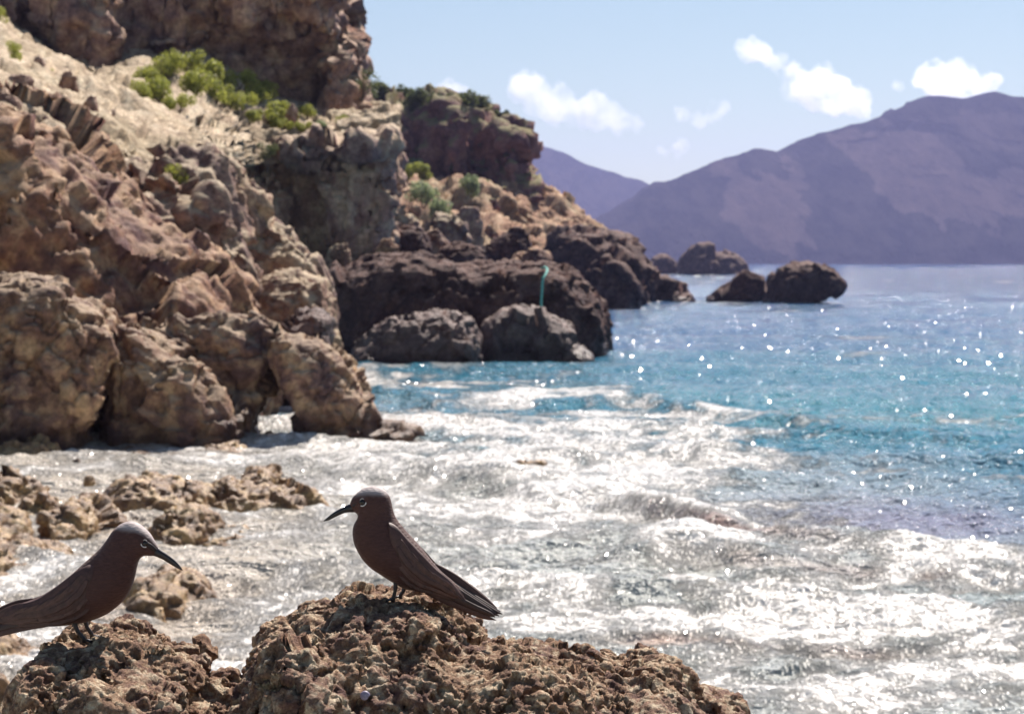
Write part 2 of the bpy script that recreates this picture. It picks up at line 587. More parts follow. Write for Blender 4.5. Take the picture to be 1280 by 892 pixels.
    c = lerp(c, lav, np.clip(0.8 * blob(1150, 655, 220, 30), 0, 1))
    sk = np.clip(0.4 * blob(880, 665, 200, 14) + 0.4 * blob(720, 640, 200, 10) + 0.8 * blob(160, 562, 160, 8) + 0.6 * blob(150, 800, 160, 50) + 0.5 * blob(380, 560, 160, 8), 0, 1)
    c = lerp(c, sandy, sk * np.clip(0.55 + 1.2 * n3(2.5, 2.5, 43, 3), 0, 1))
    me = fast_mesh('sea', np.stack([x, y, z], 1), grid_faces(len(ys), len(t)))
    at = me.attributes.new('foam', 'FLOAT', 'POINT')
    at.data.foreach_set('value', foam.astype(np.float32))
    at = me.attributes.new('water_tint', 'FLOAT_COLOR', 'POINT')
    at.data.foreach_set('color', np.concatenate([c, np.ones((len(c), 1))], 1).astype(np.float32).ravel())
    m, tr, b, N, L = nmat('sea_water')
    geo = N.new('ShaderNodeNewGeometry')
    v = geo.outputs['Position']
    a1 = N.new('ShaderNodeAttribute'); a1.attribute_name = 'foam'
    a2 = N.new('ShaderNodeAttribute'); a2.attribute_name = 'water_tint'
    lace = noise_node(tr, v, 7.0, 7, 0.7, 1.2)
    k = mth(tr, 'ADD', a1.outputs['Fac'], mth(tr, 'MULTIPLY', mth(tr, 'SUBTRACT', lace, 0.5), 1.5))
    k = ramp(tr, k, [(0.30, 0.0), (0.95, 1.0)])
    k = mth(tr, 'MULTIPLY', k, ramp(tr, a1.outputs['Fac'], [(0.02, 0.0), (0.18, 1.0)]))
    L.new(mixc(tr, k, a2.outputs['Color'], (0.76, 0.735, 0.69)), b.inputs['Base Color'])
    rr = N.new('ShaderNodeMapRange')
    L.new(k, rr.inputs[0]); rr.inputs[3].default_value = 0.10; rr.inputs[4].default_value = 0.12
    L.new(rr.outputs[0], b.inputs['Roughness'])
    b.inputs['IOR'].default_value = 1.33
    b.inputs['Specular IOR Level'].default_value = 0.30
    w1 = noise_node(tr, v, 2.2, 3, 0.5, 0.3)
    w2 = noise_node(tr, v, 7.5, 3, 0.5, 0.2)
    h = mth(tr, 'ADD', mth(tr, 'MULTIPLY', w1, 0.30), mth(tr, 'MULTIPLY', w2, 0.14))
    h = mth(tr, 'MULTIPLY', h, mth(tr, 'SUBTRACT', 1.0, mth(tr, 'MULTIPLY', k, 0.45)))
    wave_n = bump(tr, h, 1.0, 1.0)
    # small flat wavelet faces among the smooth ripples: finer in the surf, broader offshore
    sepp = N.new('ShaderNodeSeparateXYZ')
    L.new(v, sepp.inputs[0])
    cur = None
    for (sc, thr, y0, y1) in ((32.0, 0.86, 0, 1), (14.0, 0.80, 26, 38), (7.0, 0.955, 95, 170)):
        mp = N.new('ShaderNodeMapping')
        mp.inputs['Scale'].default_value = (sc * 2.4, sc, 0.0)
        L.new(v, mp.inputs[0])
        vo = N.new('ShaderNodeTexVoronoi')
        vo.inputs['Scale'].default_value = 1.0
        L.new(mp.outputs[0], vo.inputs['Vector'])
        sub = N.new('ShaderNodeVectorMath'); sub.operation = 'SUBTRACT'
        L.new(vo.outputs['Color'], sub.inputs[0]); sub.inputs[1].default_value = (0.5, 0.5, 0.5)
        sb = N.new('ShaderNodeSeparateColor')
        L.new(vo.outputs['Color'], sb.inputs[0])
        flat = N.new('ShaderNodeVectorMath'); flat.operation = 'MULTIPLY_ADD'
        L.new(sub.outputs[0], flat.inputs[0]); flat.inputs[1].default_value = (1.25, 1.25, 0.0); flat.inputs[2].default_value = (0, 0, 1)
        pick = mth(tr, 'GREATER_THAN', sb.outputs[2], thr)
        mv = N.new('ShaderNodeMix'); mv.data_type = 'VECTOR'
        L.new(pick, mv.inputs[0]); L.new(wave_n, mv.inputs[4]); L.new(flat.outputs[0], mv.inputs[5])
        if cur is None:
            cur = mv.outputs[1]
        else:
            far = N.new('ShaderNodeMapRange')
            far.inputs[1].default_value = y0; far.inputs[2].default_value = y1
            L.new(sepp.outputs[1], far.inputs[0])
            m2 = N.new('ShaderNodeMix'); m2.data_type = 'VECTOR'
            L.new(mth(tr, 'GREATER_THAN', mth(tr, 'ADD', far.outputs[0], mth(tr, 'MULTIPLY', mth(tr, 'SUBTRACT', lace, 0.5), 2.0)), 0.5), m2.inputs[0])
            L.new(cur, m2.inputs[4]); L.new(mv.outputs[1], m2.inputs[5])
            cur = m2.outputs[1]
    nn = N.new('ShaderNodeVectorMath'); nn.operation = 'NORMALIZE'
    L.new(cur, nn.inputs[0])
    L.new(nn.outputs[0], b.inputs['Normal'])
    o = new_obj('sea', me, m)
    tag(o, 'blue and turquoise sea with white foaming surf', None, None, 'structure')
build_sea()

# ------------------------------------------------------------------ far hills across the bay
def hill(name, prof, d, depth, seed, label, patches):
    prof = np.array(prof, float)
    nx, nr = 420, 110
    px = np.linspace(prof[0, 0], prof[-1, 0], nx)
    py = np.interp(px, prof[:, 0], prof[:, 1])
    top = np.array([P(a, b, d) for a, b in zip(px, py)])
    hx, hz = top[:, 0], np.maximum(top[:, 2], 0.5)
    hz = hz + fbm(np.stack([hx / 60, hx * 0, hx * 0 + seed], 1), 4, seed) * 5
    rows = np.concatenate([np.linspace(-1, 0, nr), np.linspace(0, 0.7, 30)[1:]])
    V = []
    for u in rows:
        y = d + u * depth
        w = (1 - abs(u)) ** 0.9 if u < 0 else 1 - u * u * 1.3
        q = np.stack([hx * (1 + 0 * u), np.full(nx, y), hz * w], 1)
        g = fbm(np.stack([hx / 190 + q[:, 2] / 420, np.full(nx, y / 420), q[:, 2] / 700], 1), 5, seed + 3, ridge=True)
        g = g + 0.45 * fbm(np.stack([hx / 70 + q[:, 2] / 150, np.full(nx, y / 500), q[:, 2] / 300], 1), 4, seed + 6, ridge=True)
        amp = 120 * min(1.0, abs(u) * 3.0) * (1 - abs(u)) ** 0.3
        q[:, 1] += (g - 0.2) * amp * (1.5 if u < 0 else .5)
        q[:, 2] += (g - 0.35) * amp * 0.42 * np.clip(hz / 80, 0.1, 1) * (1 if u > -0.995 else 0)
        q[:, 2] = np.where(u < -0.97, np.minimum(q[:, 2], 2), q[:, 2])
        if u <= -0.999:
            q[:, 2] = -6
        V.append(q)
    V = np.concatenate(V)
    me = fast_mesh(name, V, grid_faces(len(rows), nx))
    bare = np.zeros(len(V))
    fx = V[:, 0] / V[:, 1] * F + 640
    fz = HOR - (V[:, 2] - CAM_H) / V[:, 1] * F
    Vp = np.stack([V[:, 0], V[:, 2] * 1.0, V[:, 1] * 0.08], 1)
    nz = fbm(Vp / 90.0, 5, seed + 9)
    nz2 = fbm(Vp / 26.0, 4, seed + 12) + 1.2 * fbm(np.stack([V[:, 0] / 45 + V[:, 2] / 130, V[:, 2] / 260, V[:, 1] / 900], 1), 4, seed + 15)
    for (cx, cyy, rx, ry, sh, a) in patches:
        dx = (fx - cx + sh * (fz - cyy)) / rx
        dy = (fz - cyy) / ry
        bare = np.maximum(bare, a * smooth(1.05 - np.maximum(np.abs(dx), np.abs(dy)) + nz * 0.5 + nz2 * 0.5, 0.0, 0.12))
    at = me.attributes.new('bare', 'FLOAT', 'POINT')
    at.data.foreach_set('value', bare.astype(np.float32))
    m, t, b, N, L = nmat(name + '_cover')
    geo = N.new('ShaderNodeNewGeometry')
    a1 = N.new('ShaderNodeAttribute'); a1.attribute_name = 'bare'
    mp = N.new('ShaderNodeMapping')
    mp.inputs['Scale'].default_value = (1.0, 0.12, 1.0)
    L.new(geo.outputs['Position'], mp.inputs[0])
    n1 = noise_node(t, mp.outputs[0], 0.03, 8, 0.7)
    n2 = noise_node(t, mp.outputs[0], 0.009, 5, 0.6, 0.5)
    scrub = ramp(t, n1, [(0.42, (0.006, 0.007, 0.010)), (0.58, (0.034, 0.030, 0.028))])
    soil = ramp(t, n1, [(0.38, (0.055, 0.043, 0.042)), (0.62, (0.120, 0.090, 0.082))])
    kk = mth(t, 'ADD', a1.outputs['Fac'], ramp(t, n2, [(0.52, 0.0), (0.75, 0.2)]))
    L.new(mixc(t, kk, scrub, soil), b.inputs['Base Color'])
    b.inputs['Roughness'].default_value = 1.0
    b.inputs['Specular IOR Level'].default_value = 0.0
    L.new(bump(t, n1, 40.0, 1.0), b.inputs['Normal'])
    o = new_obj(name, me, m)
    tag(o, label, None, None, 'structure')

hill('hill_near', [(560, 327), (640, 318), (700, 300), (760, 268), (790, 250), (820, 233), (850, 222), (890, 205), (930, 190), (945, 187), (960, 189), (975, 190),
              (1000, 178), (1030, 165), (1060, 155), (1085, 152), (1110, 143), (1140, 128), (1165, 122), (1190, 121), (1210, 124), (1245, 114),
              (1262, 118), (1290, 122), (1340, 140), (1420, 165), (1520, 190), (1640, 240), (1760, 300), (1820, 327)],
     3000, 620, 5, 'long purple hill with bare patches across the bay',
     [(960, 265, 50, 48, -0.25, 0.9), (1140, 212, 52, 58, -0.65, 1.0), (1235, 248, 52, 28, -0.6, 0.9), (1215, 165, 60, 22, 0.3, 0.45), (905, 210, 18, 12, 0.0, 0.7)])
hill('hill_far', [(330, 327), (430, 290), (520, 258), (600, 225), (640, 205), (660, 191), (680, 183), (700, 190), (740, 207), (780, 221), (805, 228), (830, 238), (870, 258),
              (940, 290), (1010, 318), (1050, 327)],
     4300, 700, 11, 'hazy far peak between the headland and the long hill', [(700, 260, 12, 40, 0, 0.3)])

# ------------------------------------------------------------------ cliffs and headland
def rock(name, parts, voxel, specs, mat, seed=0, label=None, cat='rock', group=None, kind=None, rel=2):
    me = remesh(parts, voxel)
    relax(me, rel)
    displace(me, specs, seed)
    me.name = name
    o = new_obj(name, me, mat)
    tag(o, label, cat if kind != 'structure' else None, group, kind)
    return o

# lower brown outcrop at the left
rock('cliff_outcrop', [
    inflate([(-160, 600), (-160, 150), (-80, 128), (0, 130), (40, 143), (75, 160), (100, 178), (125, 205), (150, 235), (175, 262), (200, 300), (225, 318), (255, 345),
             (285, 372), (300, 400), (330, 425), (345, 470), (335, 600)], 43.0, 5.0, 6.0, p=3.4, n=9, seed=2, jit=0.02),
    inflate([(-60, 470), (-40, 250), (40, 230), (110, 262), (150, 300), (185, 350), (200, 420), (190, 480)], 40.5, 2.2, 3, p=2.6, seed=5)],
    0.075, [('plane', 2.8, 0.7), ('fbm', 2.4, 0.35, 3), ('plane', 1.0, 0.26), ('pit', 0.55, 0.16, 0, 2.2), ('ridge', 0.6, 0.08, 5), ('pit', 0.22, 0.07, 0, 1.4), ('ridge', 0.12, 0.03, 3)],
    M['brown'], 3, 'brown pitted cliff outcrop above the beach boulders', None, None, 'structure')
# grey buttress with the pale slope on its top
rock('cliff_buttress', [
    inflate([(70, 560), (80, 300), (95, 215), (120, 222), (160, 228), (185, 212), (230, 196), (262, 190), (288, 196), (300, 215), (304, 260), (303, 300), (312, 335), (330, 400), (350, 560)],
            49.0, 3.6, 6.0, p=3.6, seed=6, jit=0.02),
    inflate([(165, 420), (178, 300), (190, 230), (215, 212), (240, 225), (250, 300), (262, 420)], 46.6, 2.0, 3, p=3, seed=8),
    inflate([(225, 420), (235, 260), (258, 220), (285, 222), (298, 280), (308, 420)], 47.2, 2.2, 3, p=2.6, seed=9)],
    0.08, [('column', 1.5, 0.65), ('plane', 1.8, 0.45), ('plane', 0.8, 0.22), ('ridge', 0.6, 0.08, 5), ('pit', 0.3, 0.06), ('ridge', 0.15, 0.03, 3)],
    M['grey'], 7, 'grey brown fluted cliff buttress', None, None, 'structure')
# middle cliff with a level top edge
rock('cliff_wall', [
    inflate([(215, 520), (225, 195), (270, 189), (310, 185), (350, 187), (390, 187), (430, 183), (452, 177), (478, 177), (486, 185), (484, 212), (482, 235), (486, 262), (478, 300), (470, 330), (475, 520)],
            86.0, 3.4, 11.0, p=5.0, seed=12, jit=0.012),
    inflate([(390, 460), (398, 290), (408, 200), (420, 199), (440, 199), (448, 230), (446, 300), (455, 460)], 82.6, 1.9, 4, p=3, seed=13),
    inflate([(440, 460), (446, 330), (452, 240), (462, 197), (480, 189), (487, 240), (470, 290), (468, 350), (476, 460)], 83.4, 2.1, 4, p=3, seed=14),
    inflate([(300, 460), (306, 300), (318, 220), (338, 207), (352, 213), (360, 260), (366, 330), (372, 460)], 83.2, 2.2, 4, p=3, seed=15),
    inflate([(340, 200), (344, 185), (400, 182), (470, 175), (486, 173), (490, 185), (478, 195), (420, 203), (370, 207)], 82.8, 1.8, 5, p=4, seed=16, anchor=(420, 192))],
    0.12, [('column', 1.4, 1.0), ('plane', 2.2, 0.6), ('plane', 1.0, 0.30), ('strata', 0.8, 0.14), ('ridge', 0.8, 0.14, 5), ('pit', 0.4, 0.09)],
    M['wall'], 12, 'dark fluted cliff wall with a flat top edge', None, None, 'structure')
# tall cliff at the top left
rock('cliff_tower', [
    inflate([(-260, 240), (-260, -60), (140, -70), (380, -60), (412, -35), (430, 10), (436, 50), (441, 90), (446, 140), (430, 200), (380, 240)], 102.0, 7, 16.0, p=4.5, seed=21, jit=0.015, anchor=(100, 200)),
    inflate([(-160, 110), (-150, -50), (60, -55), (70, 0), (62, 60), (40, 85), (-20, 110)], 97, 3.5, 5, p=3, seed=22),
    inflate([(66, 20), (68, -50), (135, -55), (142, 20), (128, 96), (104, 60)], 95.5, 3, 5, p=3, seed=23),
    inflate([(120, 120), (112, 30), (118, -40), (150, -40), (152, 60), (142, 118)], 93.5, 1.4, 5, p=3, seed=24),
    inflate([(180, 80), (190, -45), (300, -50), (290, 50), (240, 75)], 97.5, 3.4, 5, p=3, seed=25),
    inflate([(300, 62), (285, 10), (300, -45), (400, -40), (426, 0), (430, 48), (400, 62), (345, 48)], 95.5, 3.4, 6, p=3, seed=26, anchor=(350, 0)),
    inflate([(385, 135), (398, 92), (408, 60), (428, 76), (440, 100), (447, 138), (440, 168), (400, 160)], 94.5, 1.8, 5, p=2.6, seed=27, anchor=(420, 120))],
    0.135, [('column', 2.6, 1.0), ('plane', 3.4, 1.0), ('plane', 1.4, 0.45), ('strata', 1.2, 0.25), ('ridge', 1.2, 0.22, 5), ('pit', 0.6, 0.14)],
    M['tower'], 21, 'tall purple brown cliff with overhangs', None, None, 'structure')

# ground of the slope between the cliffs
def project(q):
    fy = q[:, 1] * CP - (q[:, 2] - CAM_H) * SP
    fz = q[:, 1] * SP + (q[:, 2] - CAM_H) * CP
    return np.stack([640 + F * q[:, 0] / fy, 446 - F * fz / fy, q[:, 1]], 1)

def on(pts, px, py):
    """distance of a ground sheet where it is seen at (px, py)"""
    e = np.hypot(pts[:, 0] - px, (pts[:, 1] - py) * 1.5)
    k = e < max(e.min() * 1.5, 5)
    return float(np.median(pts[k, 2]))

def lofted(name, curves, nr, nc, mat, specs, seed, label):
    """sheet through several curves of (px, py, d) points, front edge first"""
    cs = []
    for c in curves:
        c = np.array(c, float)
        x = np.linspace(c[0, 0], c[-1, 0], nc)
        cs.append(np.stack([x, np.interp(x, c[:, 0], c[:, 1]), np.interp(x, c[:, 0], c[:, 2])], 1))
    cs = np.array(cs)
    k = np.linspace(0, len(cs) - 1, nr)
    rows = []
    for u in k:
        i = min(int(u), len(cs) - 2)
        r = cs[i] + (cs[i + 1] - cs[i]) * (u - i)
        rows.append(np.array([P(*q) for q in r]))
    me = fast_mesh(name, np.concatenate(rows), grid_faces(nr, nc))
    displace(me, specs, seed)
    o = new_obj(name, me, mat)
    tag(o, label, None, None, 'structure')
    q = get_co(me)
    return project(q)

slope_pts = lofted('slope', [
    [(-160, 190, 42), (0, 170, 42.5), (60, 190, 43.5), (100, 215, 46), (180, 238, 47.5), (282, 222, 48.5), (298, 215, 80), (330, 200, 82), (420, 184, 82), (500, 182, 83)],
    [(-160, 130, 44), (0, 128, 44), (60, 148, 45), (100, 178, 47.5), (180, 205, 49.5), (284, 194, 52), (298, 178, 81), (330, 170, 84), (420, 163, 84.5), (500, 158, 85)],
    [(-160, 70, 60), (0, 76, 60), (60, 95, 61), (100, 112, 62), (180, 135, 64), (240, 155, 66), (290, 152, 84), (330, 147, 87), (420, 152, 88), (500, 150, 88)],
    [(-160, 10, 90), (0, 22, 90), (40, 55, 90), (80, 85, 90), (120, 88, 92), (170, 72, 93), (250, 70, 94), (330, 112, 94), (400, 140, 94), (460, 146, 94), (500, 150, 94)],
    [(-160, -30, 105), (0, -10, 105), (80, 40, 105), (120, 60, 105), (170, 40, 105), (250, 40, 105), (330, 90, 105), (400, 120, 105), (500, 140, 105)]],
    190, 300, M['slope'], [('fbm', 3.5, 0.6, 4), ('strata', 0.4, 0.20), ('plane', 1.8, 0.40), ('plane', 0.7, 0.10), ('ridge', 0.5, 0.12, 4)], 31, 'pale sandy slope between the cliffs')

# headland
rock('headland', [
    inflate([(380, 420), (380, 128), (440, 130), (480, 136), (540, 142), (575, 138), (600, 140), (622, 150), (640, 160), (650, 180), (651, 205), (660, 222), (672, 240), (684, 270), (690, 420)],
            206.0, 7.0, 40.0, p=5, seed=41, jit=0.01),
    inflate([(540, 300), (548, 160), (560, 142), (585, 142), (592, 220), (600, 300)], 199.5, 3, 6, p=3, seed=42),
    inflate([(600, 300), (606, 180), (625, 160), (646, 172), (650, 215), (672, 250), (684, 300)], 200.5, 4, 8, p=3, seed=43),
    inflate([(430, 135), (445, 122), (500, 124), (560, 130), (610, 140), (625, 150), (560, 160), (440, 160)], 216.0, 10, 30, p=2.4, seed=44)],
    0.42, [('column', 3.6, 2.2), ('plane', 6.0, 1.6), ('plane', 2.6, 0.8), ('ridge', 2.2, 0.5, 5), ('pit', 1.2, 0.3)],
    M['head'], 41, 'distant red brown headland cliff', None, None, 'structure')
scree_pts = lofted('scree_slope', [
    [(400, 345, 150), (500, 345, 152), (600, 348, 158), (700, 348, 170), (760, 345, 178), (775, 328, 184), (812, 366, 188)],
    [(400, 320, 158), (500, 318, 160), (600, 322, 168), (680, 320, 180), (740, 312, 186), (775, 328, 190), (812, 366, 195)],
    [(400, 270, 178), (500, 262, 180), (600, 268, 186), (680, 272, 192), (740, 290, 194), (775, 328, 196), (812, 366, 200)],
    [(400, 205, 198), (500, 212, 198), (560, 228, 197), (640, 228, 197), (690, 248, 197), (740, 286, 199), (775, 318, 202), (812, 366, 206)],
    [(400, 190, 210), (500, 190, 210), (560, 200, 210), (640, 210, 210), (690, 240, 210), (740, 288, 210), (775, 318, 214), (812, 366, 220)],
    [(400, 250, 240), (500, 250, 240), (560, 260, 240), (640, 270, 240), (690, 290, 240), (740, 310, 240), (775, 328, 240), (812, 366, 240)]],
    150, 260, M['scree'], [('fbm', 9, 2.0, 4), ('plane', 5.0, 1.0), ('ridge', 4, 0.8, 5), ('plane', 1.6, 0.32), ('ridge', 0.9, 0.22, 3)], 45, 'brown and cream scree slope below the headland')

# ------------------------------------------------------------------ boulders and sea rocks
BSPEC = [('plane', 1.5, 0.26), ('fbm', 1.6, 0.12, 2), ('plane', 0.6, 0.16), ('crack', 0.9, 0.09), ('ridge', 0.5, 0.05, 5), ('pit', 0.20, 0.050, 0, 0.9), ('ridge', 0.09, 0.018, 3)]
def spec(k, base=BSPEC):
    return [(s[0], s[1] * k, s[2] * k) + tuple(s[3:4]) + tuple(q * k for q in s[4:]) for s in base]

rock('boulder', [inflate([(-110, 600), (-105, 380), (-50, 362), (0, 366), (35, 362), (82, 366), (108, 380), (128, 402), (142, 420), (145, 450), (140, 480), (122, 505), (100, 530), (95, 600)], 35.4, 1.6, 2.2, p=3.8, seed=51, anchor=(10, 560))],
     0.04, BSPEC, M['boulder'], 51, 'big ochre boulder with a pale pitted top at the foot of the brown cliff')
rock('boulder', [inflate([(100, 600), (128, 540), (140, 480), (146, 420), (152, 408), (180, 415), (205, 432), (240, 452), (270, 470), (292, 500), (306, 520), (302, 545), (302, 600)], 36.2, 1.3, 2.0, p=3.8, seed=52, anchor=(220, 560)),
                 inflate([(190, 600), (200, 440), (225, 408), (250, 395), (285, 392), (318, 402), (348, 420), (352, 445), (342, 475), (328, 492), (310, 518), (300, 560), (296, 600)], 37.2, 1.0, 2.2, p=3.4, seed=53, anchor=(280, 560))],
     0.042, BSPEC, M['boulder'], 52, 'broad sloping brown boulder wedged beside the big ochre boulder')
rock('boulder', [inflate([(380, 600), (383, 545), (381, 520), (370, 503), (358, 490), (350, 475), (350, 440), (352, 424), (372, 428), (392, 428), (412, 438), (430, 452), (446, 470), (458, 492), (470, 515), (478, 530), (500, 534), (520, 540), (524, 560), (520, 600)],
                         36.6, 1.0, 1.6, p=3.2, seed=54, anchor=(420, 560))],
     0.036, spec(0.8), M['boulder'], 54, 'pointed brown boulder standing in the surf beside a triangular gap')
rock('boulder', [inflate([(290, 520), (300, 340), (304, 290), (318, 270), (340, 278), (360, 292), (385, 318), (405, 345), (415, 400), (400, 520)], 52, 1.5, 2.4, p=3.2, seed=56)],
     0.06, spec(1.1), M['grey'], 56, 'pale topped grey boulder leaning against the fluted cliff wall')
rock('boulder', [inflate([(296, 520), (300, 390), (320, 352), (345, 338), (380, 340), (402, 350), (412, 390), (410, 430), (408, 520)], 48.5, 1.2, 2.0, p=3.2, seed=57)],
     0.055, spec(1.0), M['grey'], 57, 'grey weathered boulder above the triangular gap')
rock('boulder', [inflate([(355, 520), (360, 420), (372, 398), (395, 390), (408, 400), (412, 440), (405, 520)], 45.5, 0.9, 1.4, p=3.2, seed=58)],
     0.05, spec(0.8), M['wetgrey'], 58, 'small grey green boulder behind the pointed brown boulder')
# big dark mass
rock('sea_boulder', [inflate([(385, 520), (398, 395), (402, 370), (418, 345), (445, 330), (480, 322), (520, 318), (560, 330), (600, 338), (640, 332), (680, 334), (705, 345), (725, 362), (745, 378), (757, 400), (760, 430), (758, 520)],
                             70.0, 3.2, 5.0, p=3.4, seed=60, anchor=(580, 450))],
     0.08, spec(1.15), M['dark'], 60, 'huge dark rounded boulder in the sea with a green rope on it')
rock('sea_boulder', [inflate([(448, 520), (446, 440), (462, 428), (478, 405), (500, 396), (530, 388), (560, 390), (590, 400), (600, 425), (597, 440), (585, 458), (583, 520)], 62.5, 1.8, 2.4, p=3.2, seed=61)],
     0.07, spec(1.2), M['wetgrey'], 61, 'low wave worn grey boulder with a dark wet foot')
rock('sea_boulder', [inflate([(598, 520), (602, 432), (612, 408), (630, 396), (660, 398), (690, 396), (715, 410), (722, 432), (734, 445), (734, 520)], 65.5, 1.8, 2.4, p=3.2, seed=62)],
     0.07, spec(1.2), M['wetgrey'], 62, 'low wave worn grey boulder below the green rope')
rock('sea_boulder', [inflate([(715, 500), (716, 418), (735, 410), (757, 414), (760, 432), (758, 500)], 70, 0.8, 1.4, p=3.4, seed=63)],
     0.06, spec(0.9), M['wetgrey'], 63, 'small brown boulder at the seaward end of the huge dark boulder')
rock('sea_boulder', [inflate([(683, 420), (684, 330), (690, 300), (706, 290), (735, 291), (765, 295), (785, 302), (800, 318), (812, 335), (820, 350), (828, 420)], 152, 6, 9, p=3.4, seed=64),
                     inflate([(780, 420), (800, 352), (830, 352), (855, 357), (870, 364), (870, 420)], 152, 3, 4, p=2.5, seed=65)],
     0.2, spec(3.2), M['dark'], 64, 'dark craggy rock with a low tail at the foot of the scree slope')
rock('sea_boulder', [inflate([(726, 430), (726, 350), (740, 330), (765, 322), (782, 328), (795, 352), (797, 378), (795, 430)], 137, 3.5, 5, p=2.5, seed=66)],
     0.17, spec(2.6), M['dark'], 66, 'brown black boulder standing in front of the dark craggy rock')
rock('sea_stack', [inflate([(850, 370), (855, 330), (865, 318), (880, 312), (902, 313), (918, 320), (926, 335), (928, 370)], 500, 8, 12, p=3.4, seed=68)],
     0.5, spec(8.0), M['dark'], 68, 'far rounded dark rock alone in the bay beyond the headland')
rock('sea_stack', [inflate([(812, 365), (815, 326), (826, 318), (838, 320), (850, 332), (852, 365)], 520, 5, 8, p=3.2, seed=69)],
     0.45, spec(5.0), M['dark'], 69, 'small far dark rock just off the headland tip')
rock('sea_stack', [inflate([(885, 420), (888, 376), (905, 360), (918, 350), (930, 337), (945, 340), (958, 350), (970, 365), (972, 420)], 158, 2.4, 3.5, p=3.2, seed=70)],
     0.15, spec(2.0), M['dark'], 70, 'lower pointed rock of the pair standing in the open sea')
rock('sea_stack', [inflate([(958, 420), (960, 372), (966, 350), (978, 334), (1000, 328), (1022, 326), (1045, 338), (1058, 350), (1054, 362), (1034, 367), (1006, 370), (1008, 420)], 150, 2.6, 4.0, p=3.2, seed=71, anchor=(1000, 384))],
     0.15, spec(2.0), M['dark'], 71, 'larger undercut rock of the pair standing in the open sea')

def blobpoly(x0, x1, yt, yb, seed, n=15, skirt=40):
    rng = random.Random(seed)
    cx, hw = (x0 + x1) / 2, (x1 - x0) / 2
    pk = rng.uniform(-.35, .35)
    pts = [(x0 + hw * .05, yb + skirt)]
    for i in range(n):
        t = i / (n - 1)
        a = math.pi * (1 - t)
        xx = math.cos(a)
        yy = max(0, 1 - abs((xx - pk) / (1 - pk if xx > pk else 1 + pk)) ** rng.uniform(2.0, 3.0)) ** 0.55
        pts.append((cx + hw * xx * rng.uniform(.93, 1.0), yb - (yb - yt) * yy * rng.uniform(.9, 1.0)))
    pts.append((x1 - hw * .05, yb + skirt))
    return pts

def boulder(name, x0, x1, yt, yb, d, mat, seed, label, k=None, vox=None, p=2.4, skirt=30, group=None):
    w = (x1 - x0) / F * d
    k = k or w / 2.2
    return rock(name, [inflate(blobpoly(x0, x1, yt, yb, seed, skirt=skirt), d, w * 0.42, w * 0.55, p=p, seed=seed)], vox or max(w / 45, 0.02), spec(k), M[mat], seed, label, group=group)

# boulders heaped between the cliff wall and the huge dark boulder
for (x0, x1, yt, yb, d, mat, lab) in (
    (468, 535, 288, 325, 92, 'dark', 'low dark boulder heaped behind the huge dark boulder'),
    (484, 532, 268, 308, 100, 'grey', 'tilted grey boulder with a bright flank beside the cliff wall corner'),
    (524, 560, 286, 322, 94, 'tower', 'small round purplish boulder in the heap below the scree'),
    (533, 592, 264, 318, 104, 'grey', 'tall tan boulder with a bright right side in the heap below the scree'),
    (566, 606, 254, 318, 112, 'tower', 'upright purple slab beside the tall tan boulder'),
    (545, 612, 304, 334, 90, 'dark', 'flat dark boulder lying at the foot of the purple slab'),
    (606, 666, 288, 326, 116, 'dark', 'dark peaked boulder standing alone below the scree slope'),
    (636, 692, 312, 336, 108, 'brown', 'low reddish boulder beside the dark peaked boulder'),
    (466, 500, 296, 330, 80, 'brown', 'reddish boulder tucked under the cliff wall corner'),
    (405, 440, 300, 345, 76, 'grey', 'grey boulder at the foot of the fluted cliff wall'),
    (455, 478, 236, 262, 150, 'grey', 'small grey stone high on the scree slope')):
    boulder('boulder', x0, x1, yt, yb, d, mat, int(x0 * 7 + yt), lab, skirt=20)
# stones on the sandy slope
for (x0, x1, yt, yb, d, lab) in (
    (-8, 26, 113, 132, 45, 'dark triangular stone on the sandy slope above the brown outcrop'),
    (66, 92, 118, 134, 48, 'flat dark stone half sunk in the sandy slope'),
    (74, 98, 88, 118, 55, 'tall dark stone standing on the sandy slope'),
    (40, 58, 70, 94, 60, 'grey stone beside the small green shrub on the sandy slope'),
    (105, 124, 118, 142, 50, 'narrow dark stone in the middle of the sandy slope'),
    (128, 148, 136, 158, 48.5, 'grey stone low on the sandy slope above the buttress'),
    (6, 40, 92, 108, 50, 'brown flat stone with a shaded underside on the sandy slope'),
    (185, 205, 105, 122, 56, 'brown stone below the leafy shrubs'),
    (355, 374, 128, 158, 60, 'pale streaked stone at the end of the leafy shrubs')):
    boulder('stone', x0, x1, yt, yb, on(slope_pts, (x0 + x1) / 2, yb) - 0.2, 'tower', int(x0 * 3 + yt), lab, skirt=12)

# loose stones: a few shapes, copied over the slope, the scree and the beach
def stone_shape(seed, mat):
    o = boulder('loose_stone', 600, 700, 380, 446, 30, mat, seed, 'x', skirt=30)
    co = get_co(o.data)
    co -= np.array([(co[:, 0].min() + co[:, 0].max()) / 2, (co[:, 1].min() + co[:, 1].max()) / 2, co[:, 2].min() + 0.45])
    co /= (co[:, 0].max() - co[:, 0].min())
    set_co(o.data, co)
    me = o.data
    bpy.data.objects.remove(o)
    return me
def scatter(shapes, spots, label, group, name='loose_stone'):
    rng = random.Random(len(spots) + len(label))
    for i, (loc, w) in enumerate(spots):
        o = new_obj(name, shapes[i % len(shapes)])
        o.location = loc
        k = w * rng.uniform(.8, 1.2)
        o.scale = (k, k * rng.uniform(.8, 1.2), k * rng.uniform(.7, 1.1))
        o.rotation_euler = (rng.uniform(-.2, .2), rng.uniform(-.2, .2), rng.uniform(0, 6.28))
        tag(o, label, 'rock', group)
rs = random.Random(8)
